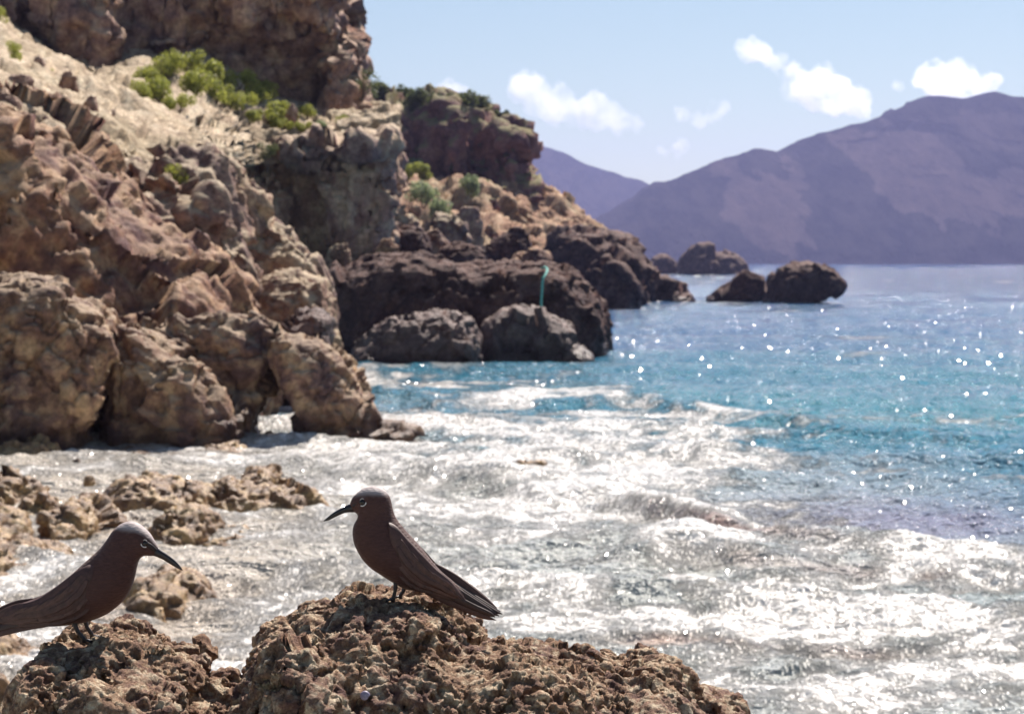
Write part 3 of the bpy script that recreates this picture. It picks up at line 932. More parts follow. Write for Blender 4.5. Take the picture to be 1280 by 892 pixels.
sh1 = [stone_shape(901, 'slope'), stone_shape(902, 'tower'), stone_shape(903, 'grey')]
spots = []
for i in range(34):
    px, py = rs.uniform(-5, 290), rs.uniform(70, 195)
    if py > 60 + 0.25 * px and py < 150 + 0.2 * px:
        d = on(slope_pts, px, py)
        spots.append((tuple(P(px, py, d)), rs.uniform(5, 15) / F * d))
scatter(sh1, spots, 'loose stone scattered on the pale sandy slope', 'loose stones on the sandy slope')
sh2 = [stone_shape(904, 'scree'), stone_shape(905, 'head'), stone_shape(906, 'grey')]
spots = []
for i in range(40):
    px, py = rs.uniform(490, 730), rs.uniform(225, 318)
    if py > 225 + max(0, px - 640) * 0.62:
        d = on(scree_pts, px, py)
        spots.append((tuple(P(px, py, d)), rs.uniform(6, 18) / F * d))
scatter(sh2, spots, 'loose block lying on the scree below the headland cliff', 'loose blocks on the scree')
sh3 = [stone_shape(907, 'boulder'), stone_shape(908, 'wet')]
spots = []
for (px, py, w) in ((92, 556, 34), (120, 553, 22), (150, 556, 16), (196, 552, 20), (318, 550, 22), (336, 547, 14), (60, 566, 18), (20, 586, 26), (96, 584, 18), (455, 545, 20), (436, 548, 12), (112, 604, 16), (140, 668, 16), (20, 660, 22)):
    q = PW(px, py)
    spots.append(((q[0], q[1], 0.0), w / F * q[1]))
scatter(sh3, spots, 'small wet rock lying in the shallows at the foot of the boulders', 'small rocks in the shallows')

# rocks in the wash
def wash(x0, x1, yt, yb, seed, lab, extra=()):
    d = dist_at(yb)
    parts = [inflate(blobpoly(x0 - 4, x1 + 4, yt + 3, yb, seed, skirt=25), d + 0.5, 1.0, 1.1, p=1.9, seed=seed)]
    for e in extra:
        dd = dist_at(e[3])
        w = (e[1] - e[0]) / F * dd
        parts.append(inflate(blobpoly(e[0], e[1], e[2], e[3], seed + 1 + e[0], skirt=25), dd + .3, w * .5, w * .5, p=2.2, seed=seed + e[0]))
    rock('shore_rock', parts, 0.022, [('plane', 0.7, 0.16), ('plane', 0.28, 0.08), ('ridge', 0.3, 0.05, 5), ('pit', 0.12, 0.035), ('ridge', 0.07, 0.02, 3)], M['wet'], seed, lab)
wash(122, 258, 592, 652, 81, 'long wet golden rock lying in the wash', [(200, 282, 600, 642)])
wash(245, 402, 592, 640, 82, 'jagged wet brown rock tapering into the wash')
wash(298, 352, 583, 610, 95, 'small wet knob of rock behind the jagged brown rock')
wash(200, 262, 628, 678, 83, 'steep wet brown rock in front of the long golden rock')
wash(255, 338, 660, 678, 84, 'low wet reef barely clear of the water')
wash(165, 262, 706, 764, 85, 'rounded wet rock with a pale foot beside the bird bill', [(185, 262, 738, 768)])
wash(-60, 50, 590, 640, 86, 'wet rock at the back of the shingly shore', [(-30, 60, 605, 640)])
wash(28, 78, 618, 655, 87, 'upright wet brown rock among the shore rocks')
wash(60, 132, 618, 676, 88, 'knobbly wet rock ending in a dark shelf', [(90, 130, 640, 675)])
wash(-40, 84, 670, 722, 89, 'flat wet rock at the edge of the wash behind the bird tail', [(20, 82, 690, 722)])
wash(-40, 40, 640, 690, 90, 'glistening wet rock between the shore rocks')
wash(-10, 72, 548, 574, 91, 'smooth sandy rock at the foot of the big ochre boulder')
wash(640, 690, 574, 582, 92, 'tiny rock tip awash in the foam')
wash(255, 300, 558, 566, 93, 'tiny rock tip off the triangular gap')
wash(-120, 50, 792, 850, 94, 'yellowish ledge of rock behind the rough perch rock', [(-60, 30, 830, 905)])
# strip of sand at the bottom left
sx, sy_ = np.meshgrid(np.linspace(-1, 1, 60), np.linspace(0, 1, 60))
sv = np.stack([-5.2 + sx.ravel() * 3.2, 9.5 + sy_.ravel() * 7.5, 0.35 - 0.65 * np.hypot(sx.ravel() * 1.0, (sy_.ravel() - .45) * 2)], 1)
sme = fast_mesh('sand', sv, grid_faces(60, 60))
displace(sme, [('fbm', 0.8, 0.05, 3)], 5)
tag(new_obj('sand', sme, M['sand']), 'patch of pale beach sand', None, None, 'structure')

# ------------------------------------------------------------------ rough rocks in front that the birds stand on
FSPEC = [('fbm', 0.24, 0.032, 3), ('facet', 0.20, 0.026), ('plane', 0.10, 0.018), ('plane', 0.045, 0.007), ('ridge', 0.036, 0.010, 4, 0.17), ('pit', 0.024, 0.0105, 0, 0.15), ('pit', 0.013, 0.0058, 0, 0.11), ('ridge', 0.008, 0.0030, 2)]
def perch(outs, seed, label, vox, foot, stand):
    parts = [inflate(o[0], o[1], o[2], o[3], p=o[4], seed=seed + i, n=8, jit=0.02) for i, o in enumerate(outs)]
    me = remesh(parts, vox)
    relax(me, 14)
    displace(me, FSPEC, seed)
    co = get_co(me)
    for (fx, fy, off, rad) in stand:        # settle the top under the feet and clear of the tail
        q = P(fx, fy, 4.0 + off * 4.0 / F)
        r = np.hypot(co[:, 0] - q[0], co[:, 1] - q[1])
        k = r < 0.018
        if k.any():
            co[:, 2] += (q[2] - np.percentile(co[k, 2], 97)) * np.exp(-(r / rad) ** 2) * smooth(co[:, 2], 2.0, 2.2)
    set_co(me, co)
    # coarse foot carrying the perch down to the beach
    v, f = foot
    fm = remesh([(v, f)], 0.05)
    relax(fm, 3)
    displace(fm, [('facet', 0.4, 0.08), ('fbm', 0.3, 0.06, 4), ('pit', 0.12, 0.02)], seed)
    fco = get_co(fm)
    q1 = np.empty(len(me.polygons) * 4, np.int32); me.polygons.foreach_get('vertices', q1)
    q2 = np.empty(len(fm.polygons) * 4, np.int32); fm.polygons.foreach_get('vertices', q2)
    quads = np.concatenate([q1.reshape(-1, 4), q2.reshape(-1, 4) + len(co)])
    out = fast_mesh('perch_rock', np.concatenate([co, fco]), quads)
    o = new_obj('perch_rock', out, M['fore'])
    tag(o, label, 'rock')
    return o, co

BOT = 1010
right_rock, RCO = perch([
    ([(292, BOT), (296, 860), (306, 838), (320, 814), (334, 797), (346, 790), (362, 792), (370, 772), (386, 761), (405, 762), (418, 753), (432, 745), (450, 743), (465, 748), (478, 747), (490, 750),
      (505, 751), (520, 747), (535, 746), (546, 752), (556, 764), (568, 784), (588, 794), (605, 804), (618, 812), (630, 816), (650, 818), (668, 826), (690, 830), (720, 838), (760, 850), (800, 870), (840, 890), (870, BOT)],
     4.08, 0.50, 0.45, 2.7),
    ([(560, BOT), (600, 850), (640, 822), (670, 826), (700, 832), (735, 836), (760, 844), (790, 852), (800, 843), (820, 840), (840, 847), (855, 858), (868, 873), (885, 884), (905, 888), (930, 896), (950, BOT)], 4.12, 0.42, 0.4, 3.0),
    ([(618, 850), (626, 806), (636, 801), (650, 802), (664, 812), (672, 828), (676, 850)], 4.10, 0.05, 0.06, 2.2),
    ([(300, BOT), (325, 850), (380, 826), (420, 850), (440, BOT)], 3.72, 0.22, 0.3, 2.2),
    ([(560, BOT), (590, 860), (640, 842), (720, 868), (760, BOT)], 3.75, 0.22, 0.3, 2.2)],
    101, 'rough pitted brown rock under the bird facing left', 0.0031, box(-0.42, 0.36, 3.75, 4.45, -0.4, 2.14),
    [(436, 742, 0, 0.10), (600, 800, 0, 0.10), (560, 770, 0, 0.06), (640, 806, 0, 0.05), (720, 836, 0, 0.09), (820, 842, 0, 0.07), (880, 884, 0, 0.05), (340, 796, 0, 0.06), (385, 766, 0, 0.05), (496, 748.5, -4, 0.055), (500, 747, 9, 0.03), (492, 749, -9, 0.03)])
left_rock, LCO = perch([
    ([(20, BOT), (26, 880), (34, 850), (42, 824), (52, 808), (62, 800), (78, 797), (95, 799), (112, 800), (130, 795), (150, 788), (165, 791), (185, 801), (205, 811), (230, 818), (244, 818), (252, 832), (252, 850), (265, 872), (280, BOT)],
     4.04, 0.46, 0.36, 2.7),
    ([(180, BOT), (220, 860), (250, 852), (268, 850), (280, 848), (292, 858), (308, 872), (330, 890), (345, BOT)], 4.0, 0.3, 0.3, 2.2),
    ([(50, BOT), (80, 858), (115, 842), (170, 850), (220, 870), (250, BOT)], 3.75, 0.22, 0.3, 2.2)],
    103, 'rough pitted grey brown rock under the bird facing right', 0.0030, box(-0.90, -0.52, 3.8, 4.3, -0.4, 2.12),
    [(45, 808, 0, 0.06), (150, 788, 0, 0.07), (215, 812, 0, 0.06), (245, 824, 0, 0.04), (270, 856, 0, 0.05), (110, 799, 0, 0.06), (113, 797.5, 9, 0.03), (106.5, 800, -9, 0.03)])

# ------------------------------------------------------------------ birds
def bird_mats():
    m, t, b, N, L = nmat('brown_plumage')
    tc = N.new('ShaderNodeNewGeometry')
    a = N.new('ShaderNodeAttribute'); a.attribute_name = 'cap'
    mp = N.new('ShaderNodeMapping')
    L.new(tc.outputs['Position'], mp.inputs[0])
    mp.inputs['Rotation'].default_value = (0, R(-40), 0)
    mp.inputs['Scale'].default_value = (1.0, 1.0, 2.6)
    n = noise_node(t, mp.outputs[0], 110, 6, 0.7, 0.2)
    n2 = noise_node(t, tc.outputs['Position'], 14, 3, 0.5)
    c = ramp(t, n, [(0.36, (0.056, 0.025, 0.024)), (0.64, (0.086, 0.040, 0.036))])
    c = mixc(t, ramp(t, n2, [(0.4, 0.0), (0.7, 0.4)]), c, (0.10, 0.048, 0.038))
    c = mixc(t, a.outputs['Fac'], c, (0.46, 0.40, 0.39))
    L.new(c, b.inputs['Base Color'])
    b.inputs['Roughness'].default_value = 0.62
    b.inputs['Sheen Weight'].default_value = 0.12
    b.inputs['Sheen Tint'].default_value = (0.9, 0.75, 0.65, 1)
    b.inputs['Specular IOR Level'].default_value = 0.25
    vo = N.new('ShaderNodeTexVoronoi')
    vo.inputs['Scale'].default_value = 95
    L.new(mp.outputs[0], vo.inputs['Vector'])
    hh = mth(t, 'ADD', mth(t, 'MULTIPLY', n, 0.8), mth(t, 'MULTIPLY', vo.outputs['Distance'], 0.9))
    L.new(bump(t, hh, 0.0014, 0.8), b.inputs['Normal'])
    return m
M['plumage'] = bird_mats()
M['wingc'] = flat_mat('wing_feather', (0.078, 0.037, 0.032), 0.6, 0.3, 90, 0.0006)
M['quill'] = flat_mat('flight_feather', (0.040, 0.020, 0.020), 0.5, 0.25, 120, 0.0004)
M['bill'] = flat_mat('black_bill', (0.022, 0.018, 0.022), 0.32, 0.3, 80)
M['eye'] = flat_mat('dark_eye', (0.010, 0.007, 0.006), 0.06, 0.2, 50)
M['eyering'] = flat_mat('white_eye_ring', (0.80, 0.78, 0.76), 0.6, 0.05, 50)
M['lore'] = flat_mat('black_lore', (0.025, 0.016, 0.018), 0.6, 0.2, 90)
M['leg'] = flat_mat('bird_leg', (0.035, 0.024, 0.024), 0.5, 0.3, 200, 0.0003)
BD = 4.0
PX = BD / F     # metres per photo pixel at the birds

def cr(a, n):
    """Catmull-Rom through rows of a"""
    a = np.array(a, float)
    q = np.concatenate([2 * a[:1] - a[1:2], a, 2 * a[-1:] - a[-2:-1]])
    out = []
    for u in np.linspace(0, len(a) - 1, n):
        i = min(int(u), len(a) - 2)
        t = u - i
        p0, p1, p2, p3 = q[i], q[i + 1], q[i + 2], q[i + 3]
        out.append(0.5 * (2 * p1 + (p2 - p0) * t + (2 * p0 - 5 * p1 + 4 * p2 - p3) * t * t + (3 * p1 - p0 - 3 * p2 + p3) * t ** 3))
    return np.array(out)

def B(px, py, off):
    """point of a bird: photo pixel plus depth offset in pixels (negative towards the viewer)"""
    q = P(px, py, BD)
    q[1] += off * PX
    return q

def loft(name, st, mat, n=90, m=40, cap=None, power=1.0):
    """stations: upper x,y  lower x,y  half width"""
    s = cr(st, n)
    V, C = [], []
    for (ux, uy, lx, ly, w) in s:
        cx, cz = (ux + lx) / 2, (uy + ly) / 2
        for j in range(m):
            a = 2 * math.pi * j / m
            ca, sa = math.cos(a), math.sin(a)
            V.append(B(cx + (ux - lx) / 2 * ca, cz + (uy - ly) / 2 * ca, max(w, .3) * math.copysign(abs(sa) ** power, sa)))
            C.append(cap(cx + (ux - lx) / 2 * ca, cz + (uy - ly) / 2 * ca, ca) if cap else 0)
    F_ = [tuple(x) for x in grid_faces(n, m, wrap=True)]
    F_.append(tuple(range(m - 1, -1, -1)))
    F_.append(tuple(range((n - 1) * m, n * m)))
    me = mesh_from(V, F_, name)
    at = me.attributes.new('cap', 'FLOAT', 'POINT')
    at.data.foreach_set('value', np.array(C, np.float32))
    return new_obj(name, me, mat)

def blade(name, pts, widths, offs, thick, mat, n=24, m=10, tilt=0.0):
    """long feather: centre line in photo pixels, half widths, depth offsets"""
    c = cr(np.array([list(p) + [w, o] for p, w, o in zip(pts, widths, offs)]), n)
    V = []
    for i in range(n):
        a, b_ = c[max(i - 1, 0)], c[min(i + 1, n - 1)]
        dx, dy = b_[0] - a[0], b_[1] - a[1]
        l = math.hypot(dx, dy) or 1
        nx, ny = -dy / l, dx / l
        w = max(c[i, 2], 0.15)
        for j in range(m):
            t = 2 * math.pi * j / m
            h = math.cos(t) * w
            V.append(B(c[i, 0] + nx * h, c[i, 1] + ny * h, c[i, 3] + math.sin(t) * min(thick, w) + tilt * h))
    F_ = [tuple(x) for x in grid_faces(n, m, wrap=True)]
    F_.append(tuple(range(m - 1, -1, -1)))
    F_.append(tuple(range((n - 1) * m, n * m)))
    return new_obj(name, mesh_from(V, F_, name), mat)

def wing(name, up, lo, mat, side, depth, n=60, m=26):
    """folded wing: bulging shell between an upper and a lower edge; depth(u, v) in pixels"""
    U, Lo = cr(up, n), cr(lo, n)
    V = []
    for lay in (0, 1):
        for i in range(n):
            for j in range(m):
                v = j / (m - 1)
                x = U[i] * (1 - v) + Lo[i] * v
                bulge = math.sin(math.pi * min(max(v, 0), 1)) ** 0.6
                dd = depth(i / (n - 1), v) + (2.2 * bulge if lay == 0 else -3.0)
                # shallow overlapping rows of feathers
                row = (v * 5 + i / n * 1.2) % 1.0
                dd += 0.5 * (row - 0.5) * (1 if lay == 0 and i > n * 0.2 else 0)
                V.append(B(x[0], x[1], side * dd))
    g = grid_faces(n, m)
    F_ = [tuple(x) for x in g] + [tuple(x)[::-1] for x in (g + n * m)]
    ring = [i * m for i in range(n)] + [(n - 1) * m + j for j in range(1, m)] + [i * m + m - 1 for i in range(n - 2, -1, -1)] + [j for j in range(m - 2, 0, -1)]
    for a, b_ in zip(ring, ring[1:] + ring[:1]):
        F_.append((a, b_, b_ + n * m, a + n * m))
    return new_obj(name, mesh_from(V, F_, name), mat)

def tube(name, pts, rad, mat, m=10):
    """pts in (px, py, off), radii in pixels"""
    pts = np.array([B(*p) for p in pts])
    V = []
    for i in range(len(pts)):
        d = Vector(pts[min(i + 1, len(pts) - 1)] - pts[max(i - 1, 0)]).normalized()
        u = d.orthogonal().normalized()
        w = d.cross(u)
        for j in range(m):
            a = 2 * math.pi * j / m
            V.append(Vector(pts[i]) + (u * math.cos(a) + w * math.sin(a)) * rad[i] * PX)
    F_ = [tuple(x) for x in grid_faces(len(pts), m, wrap=True)]
    F_.append(tuple(range(m - 1, -1, -1)))
    F_.append(tuple(range((len(pts) - 1) * m, len(pts) * m)))
    return new_obj(name, mesh_from(V, F_, name), mat)

def ball(name, c, r, mat, sx=1.0, sy=1.0, n=14, m=20):
    V = []
    for i in range(n):
        a = math.pi * (i + .02) / (n - 1 + .04)
        for j in range(m):
            t = 2 * math.pi * j / m
            V.append(B(c[0] + r * sx * math.sin(a) * math.cos(t), c[1] + r * sy * math.cos(a), c[2] + r * 0.6 * math.sin(a) * math.sin(t)))
    return new_obj(name, mesh_from(V, [tuple(x) for x in grid_faces(n, m, wrap=True)], name), mat)

def rock_top(co, px, py):
    """z of the rough rock under a foot"""
    q = P(px, py, BD)
    d = np.hypot(co[:, 0] - q[0], co[:, 1] - q[1])
    k = d < 0.012
    return co[k, 2].max() if k.any() else q[2]

def foot(leg, x, y, off, dirx, parent):
    toes = []
    for (dx, do) in ((11, -5), (14, 0), (11, 6)):
        t = tube('toe', [(x, y - 1.5, off), (x + dirx * dx * .5, y - 0.5, off + do * .6), (x + dirx * dx, y + 1.2, off + do)], [1.5, 1.3, 0.6], M['leg'])
        child(t, leg)
        toes.append(t)

M['edge'] = flat_mat('worn_feather', (0.094, 0.046, 0.038), 0.6, 0.3, 90, 0.0005)
def coverts(up, lo, depth, w, fw):
    """overlapping rows of feathers lying on the near wing"""
    U, Lo = cr(up, 101), cr(lo, 101)
    rng = random.Random(len(up) + int(up[0][0]))
    for (v0, v1, n, ln, mat) in ((0.22, 0.30, 6, 0.20, 'edge'), (0.45, 0.52, 6, 0.22, 'wingc'), (0.68, 0.74, 6, 0.26, 'edge'), (0.86, 0.90, 5, 0.30, 'wingc')):
        for q in range(n):
            u0 = 0.20 + 0.50 * q / (n - 1) + rng.uniform(-.015, .015)
            pts, wd, of = [], [], []
            for j, t in enumerate((0, .35, .7, 1)):
                u = min(u0 + ln * t, 0.99)
                v = v0 + (v1 - v0) * t + rng.uniform(-.004, .004)
                p_ = U[int(u * 100)] * (1 - v) + Lo[int(u * 100)] * v
                pts.append(tuple(p_)); wd.append((2.2, 3.6, 3.2, .5)[j] * fw)
                of.append(-(depth(u, v) + 2.2 * math.sin(math.pi * v) ** 0.6 + (-0.1, 0.15, 0.35, 0.3)[j]))
            child(blade('covert', pts, wd, of, 0.35, M[mat], n=12, m=8), w)

# --- bird facing left, on the right-hand rock
bird = empty('seabird', tuple(B(497, 747, 0)))
tag(bird, 'brown seabird with pale crown facing left, standing on the highest rock', 'bird', 'two brown seabirds')
bpy.context.view_layer.update()
def capR(x, y, ca):
    k = 1 - min(1, max(0, ((y - (613 + 0.06 * abs(x - 462) ** 1.25 * (1.0 if x < 462 else .55))) / 6.0)))
    return 0.95 * max(0, k) * (1 if x < 489 and y < 640 else 0)
body = loft('body', [
    (437.5, 629, 440, 636, 3), (439, 625, 443, 639.5, 6), (442, 620, 445.5, 641.5, 9), (449.5, 613, 447, 643.5, 12), (457, 609, 447, 646, 14), (466, 607.5, 446, 649, 15.5), (476, 609.5, 444, 652, 16.5), (484, 615.5, 442, 656.5, 17.5),
    (488.5, 624, 440.8, 662, 18.5), (491, 635.5, 440.8, 669.5, 20), (495, 646.5, 442.5, 679, 22.5), (503, 657.5, 447, 689, 25), (512.5, 668.5, 454, 700, 27), (523, 680, 464, 710, 28), (533, 692, 477, 718.5, 27.5),
    (542, 703, 491, 727.5, 25.5), (549, 711, 506, 735.5, 22), (556, 717.5, 522, 738.5, 18), (564, 724, 539, 741.5, 13), (572, 731, 553, 745.5, 9), (582, 740, 570, 752, 5)], M['plumage'], cap=capR)
child(body, bird)
def depR(u, v):
    base = np.interp(u, [0, .15, .4, .65, .85, 1], [17, 24, 28.5, 25, 17, 10])
    return base * (0.62 + 0.38 * math.sin(math.pi * min(1, v * 0.75 + 0.18)))
for side in (-1, 1):
    WU = [(487, 650), (497, 656), (509, 669), (521, 681.5), (533, 694), (542, 704), (550, 711.5), (562, 722), (572, 733), (580, 744)]
    WL = [(486, 655), (484, 676), (488, 698), (496, 715), (508, 728), (520, 735), (533, 738), (547, 741.5), (562, 746), (573, 749)]
    w = wing('wing', WU, WL, M['wingc'], side, depR)
    child(w, bird)
    if side < 0:
        coverts(WU, WL, depR, w, 1.0)
# flight feathers of the two folded wings and the tail
for (name, pts, wd, off, mat, tl) in (
    ('flight_feather', [(533, 737), (560, 749), (588, 762), (606, 769.5), (620, 774)], [3, 5, 4.2, 3.2, .4], [-15, -11, -7, -5, -4], 'wingc', 0.1),
    ('flight_feather', [(548, 735), (570, 746), (594, 758), (612, 766), (619, 770)], [3, 4.5, 4, 3, .4], [-17, -12, -8, -6, -5], 'quill', 0.1),
    ('flight_feather', [(550, 724), (564, 735), (576, 745), (586, 754)], [4, 5, 4, .5], [-17, -14, -11, -9], 'wingc', 0.1),
    ('flight_feather', [(546, 712), (556, 721), (568, 733), (580, 743)], [3, 4, 3.6, .5], [-16, -14, -11, -9], 'wingc', 0.1),
    ('tail_feather', [(560, 730), (585, 748), (606, 761), (624, 769)], [4, 5.5, 5, .5], [-4, -3, -2, -2], 'quill', 0.0),
    ('tail_feather', [(558, 726), (585, 746), (608, 760), (628, 767)], [4, 5.5, 5, .5], [0, 0, 0, 0], 'quill', 0.0),
    ('tail_feather', [(556, 724), (584, 743), (606, 756), (626, 764.5)], [4, 5, 4.6, .5], [4, 3, 2, 2], 'quill', 0.0),
    ('flight_feather', [(542, 709), (564, 723), (586, 738), (605, 751), (621, 760.5)], [5, 7, 6.5, 4.8, .8], [10, 9, 7, 6, 5], 'wingc', -0.1),
    ('flight_feather', [(540, 708), (560, 718), (582, 732), (602, 746), (618, 757)], [3.5, 4.5, 4.5, 3.5, .6], [12, 11, 9, 8, 6], 'quill', -0.1),
    ('undertail_covert', [(525, 735), (545, 741.5), (566, 750), (590, 761)], [3, 5, 4, .6], [0, 0, 0, 0], 'plumage', 0.0)):
    child(blade(name, pts, wd, off, 1.1, M[mat], tilt=tl), bird)
bl = loft('bill', [(441, 629, 446, 640.5, 4.6), (436, 630, 441.5, 640, 4.2), (428, 634, 432, 640.5, 3.3), (418, 639.5, 421, 645, 2.4), (410, 645.5, 412, 649.5, 1.5), (404.3, 650.6, 404.8, 651.2, .3)], M['bill'], n=40, m=20)
child(bl, bird)
def eye(cx, cy, off, facing, parent):
    e = ball('eye', (cx, cy, off), 3.6, M['eye'])
    child(e, parent)
    pts = [(cx + facing * 4.6 * math.cos(t), cy + 4.3 * math.sin(t), off - 1.5) for t in np.linspace(R(-5), R(118), 14)]
    r = tube('eye_ring', [(2 * cx - x if False else x, y, o) for x, y, o in pts], [0.2] + [0.72] * 12 + [0.2], M['eyering'], 8)
    child(r, parent)
    pts = [(cx + facing * 3.2 * math.cos(t), cy - 4.6 * abs(math.sin(t)) - 0.3, off - 1.0) for t in np.linspace(R(50), R(150), 8)]
    child(tube('brow', pts, [0.15] + [0.3] * 6 + [0.15], M['eyering'], 6), parent)
eye(453.8, 626, -14.6, 1, bird)
child(blade('lore', [(452, 626.5), (447, 629), (441.5, 632)], [3.2, 3.2, 2.0], [-11.0, -9.2, -6.0], 1.8, M['lore']), bird)
for (ax, ay, fx, fy, o) in ((495, 727, 492.4, 747.5, -9), (505.8, 733, 500.5, 746.5, 9)):
    z = rock_top(RCO, fx, fy)
    leg = tube('leg', [(ax + 2, ay - 6, o * .8), (ax, ay, o), ((ax + fx) / 2 + .6, (ay + fy) / 2, o), (fx, fy - 2, o), (fx - .5, fy + 3, o)], [4.2, 2.9, 2.3, 2.4, 2.5], M['leg'])
    child(leg, bird)
    foot(leg, fx, fy + 1, o, -1, bird)

# --- bird facing right, on the left-hand rock
bird2 = empty('seabird', tuple(B(106, 797, 0)))
tag(bird2, 'brown seabird with pale crown facing right, bill pointed down at the rocks', 'bird', 'two brown seabirds')
bpy.context.view_layer.update()
def capL(x, y, ca):
    lim = np.interp(x, [135, 148, 160, 172, 182, 190, 196, 202], [657, 659.5, 660.5, 662, 666, 673, 681, 690])
    k = 1 - min(1, max(0, (y - lim + 3) / 6.0))
    return 0.95 * max(0, k) * (1 if x > 138 and y < 690 else 0)
body = loft('body', [
    (198.5, 686, 193, 694, 3.5), (196.5, 681, 189.5, 694.4, 6), (193, 675, 186, 694.2, 9), (188.5, 667.5, 182, 694, 12), (182, 660.5, 178.5, 695, 14.5), (173.5, 654, 175.5, 697.5, 16), (163.5, 651, 173, 702, 17.5), (152, 654, 171, 710, 19),
    (141.5, 662.5, 169, 719.5, 21), (133.5, 674, 166, 729.5, 23), (124.5, 685.5, 161.5, 740, 25.5), (113.5, 695.8, 154.5, 750, 27.5), (102, 706, 145, 759, 28.5), (90, 717, 133, 767.5, 28), (77.5, 727, 118.5, 773.8, 26.5),
    (64, 736.5, 102, 778.5, 24), (50, 745, 84, 781, 20), (36, 750.5, 64, 782.5, 16), (22, 755, 44, 781.5, 11), (8, 762, 24, 783, 7), (-6, 771, 4, 786, 4)], M['plumage'], cap=capL)
child(body, bird2)
def depL(u, v):
    base = np.interp(u, [0, .15, .4, .65, .85, 1], [18, 25, 29.5, 25, 15, 8])
    return base * (0.62 + 0.38 * math.sin(math.pi * min(1, v * 0.75 + 0.18)))
for side in (-1, 1):
    WU = [(121, 702), (112, 704), (100, 710.5), (88, 719.5), (74, 730.5), (60, 740), (46, 747.5), (32, 751.8), (16, 757), (2, 764)]
    WL = [(123, 706), (127, 722), (126, 742), (118, 760), (104, 771), (86, 777), (66, 779.5), (46, 779.5), (26, 781.5), (6, 783)]
    w = wing('wing', WU, WL, M['wingc'], side, depL)
    child(w, bird2)
    if side < 0:
        coverts(WU, WL, depL, w, 1.1)
for (name, pts, wd, off, mat, tl) in (
    ('flight_feather', [(60, 778), (36, 781), (12, 787), (-8, 793), (-22, 799)], [3, 4.5, 4.2, 3.4, .5], [-15, -11, -8, -6, -5], 'wingc', 0.1),
    ('flight_feather', [(52, 771), (30, 775), (8, 781), (-10, 787), (-26, 794)], [3, 4.5, 4.2, 3.4, .5], [-16, -12, -9, -7, -6], 'quill', 0.1),
    ('flight_feather', [(44, 760), (26, 765), (8, 772), (-8, 780)], [4, 5, 4.6, .6], [-15, -12, -10, -8], 'wingc', 0.1),
    ('flight_feather', [(40, 753), (22, 757), (4, 765), (-12, 774)], [3, 4, 4, .6], [-13, -11, -9, -7], 'wingc', 0.1),
    ('tail_feather', [(30, 768), (6, 776), (-18, 787), (-38, 797)], [4, 6, 5.5, .6], [-4, -3, -2, -2], 'quill', 0.0),
    ('tail_feather', [(30, 764), (4, 772), (-20, 783), (-40, 793)], [4, 6, 5.5, .6], [0, 0, 0, 0], 'quill', 0.0),
    ('tail_feather', [(30, 760), (4, 768), (-20, 779), (-38, 789)], [4, 6, 5.5, .6], [4, 3, 2, 2], 'quill', 0.0),
    ('flight_feather', [(40, 752), (18, 757), (-4, 767), (-24, 780)], [3, 5, 5, .6], [14, 11, 8, 6], 'wingc', -0.1),
    ('undertail_covert', [(64, 779), (40, 780), (16, 785), (-4, 791)], [3, 5, 4, .6], [0, 0, 0, 0], 'plumage', 0.0)):
    child(blade(name, pts, wd, off, 1.1, M[mat], tilt=tl), bird2)
bl = loft('bill', [(195.5, 682.5, 188.5, 694, 4.8), (200, 686, 193.5, 694.8, 4.4), (208, 691.5, 202.5, 698.5, 3.4), (217, 698.5, 212.5, 704.5, 2.4), (224, 705.5, 221, 709.5, 1.4), (228.6, 712.4, 228, 712.8, .3)], M['bill'], n=40, m=20)
child(bl, bird2)
eye(183.5, 677.3, -13.2, -1, bird2)
child(blade('lore', [(185, 678), (190, 682), (196, 687)], [3.4, 3.6, 2.2], [-12.0, -9.5, -5.6], 1.8, M['lore']), bird2)
for (ax, ay, fx, fy, o) in ((95, 778, 106.5, 798, -9), (104, 775, 113, 795.5, 9)):
    leg = tube('leg', [(ax - 2, ay - 6, o * .8), (ax, ay, o), ((ax + fx) / 2 - 1.5, (ay + fy) / 2, o), (fx, fy - 2, o), (fx + .5, fy + 3, o)], [4.4, 3.2, 2.6, 2.6, 2.7], M['leg'])
    child(leg, bird2)
    foot(leg, fx, fy + 1, o, 1, bird2)

# ------------------------------------------------------------------ plants
def leaf_cloud(rng, lumps, n, size):
    """many small leaf faces through a crown made of lumps (x, y, z, r)"""
    L_ = np.array(lumps, float)
    w = L_[:, 3] ** 2
    k = rng.choice(len(L_), n, p=w / w.sum())
    d = rng.normal(size=(n, 3))
    d /= np.linalg.norm(d, axis=1)[:, None]
    r = rng.uniform(0.35, 1.0, n) ** 0.6
    c = L_[k, :3] + d * (r * L_[k, 3])[:, None]
    a = rng.normal(size=(n, 3)); a /= np.linalg.norm(a, axis=1)[:, None]
    b_ = np.cross(a, d + 0.3 * rng.normal(size=(n, 3))); b_ /= np.maximum(np.linalg.norm(b_, axis=1), 1e-6)[:, None]
    s = size * rng.uniform(0.6, 1.4, n)[:, None]
    v = np.stack([c - a * s, c + b_ * s * .5, c + a * s, c - b_ * s * .5], 1).reshape(-1, 3)
    return v, np.arange(len(v)).reshape(-1, 4)

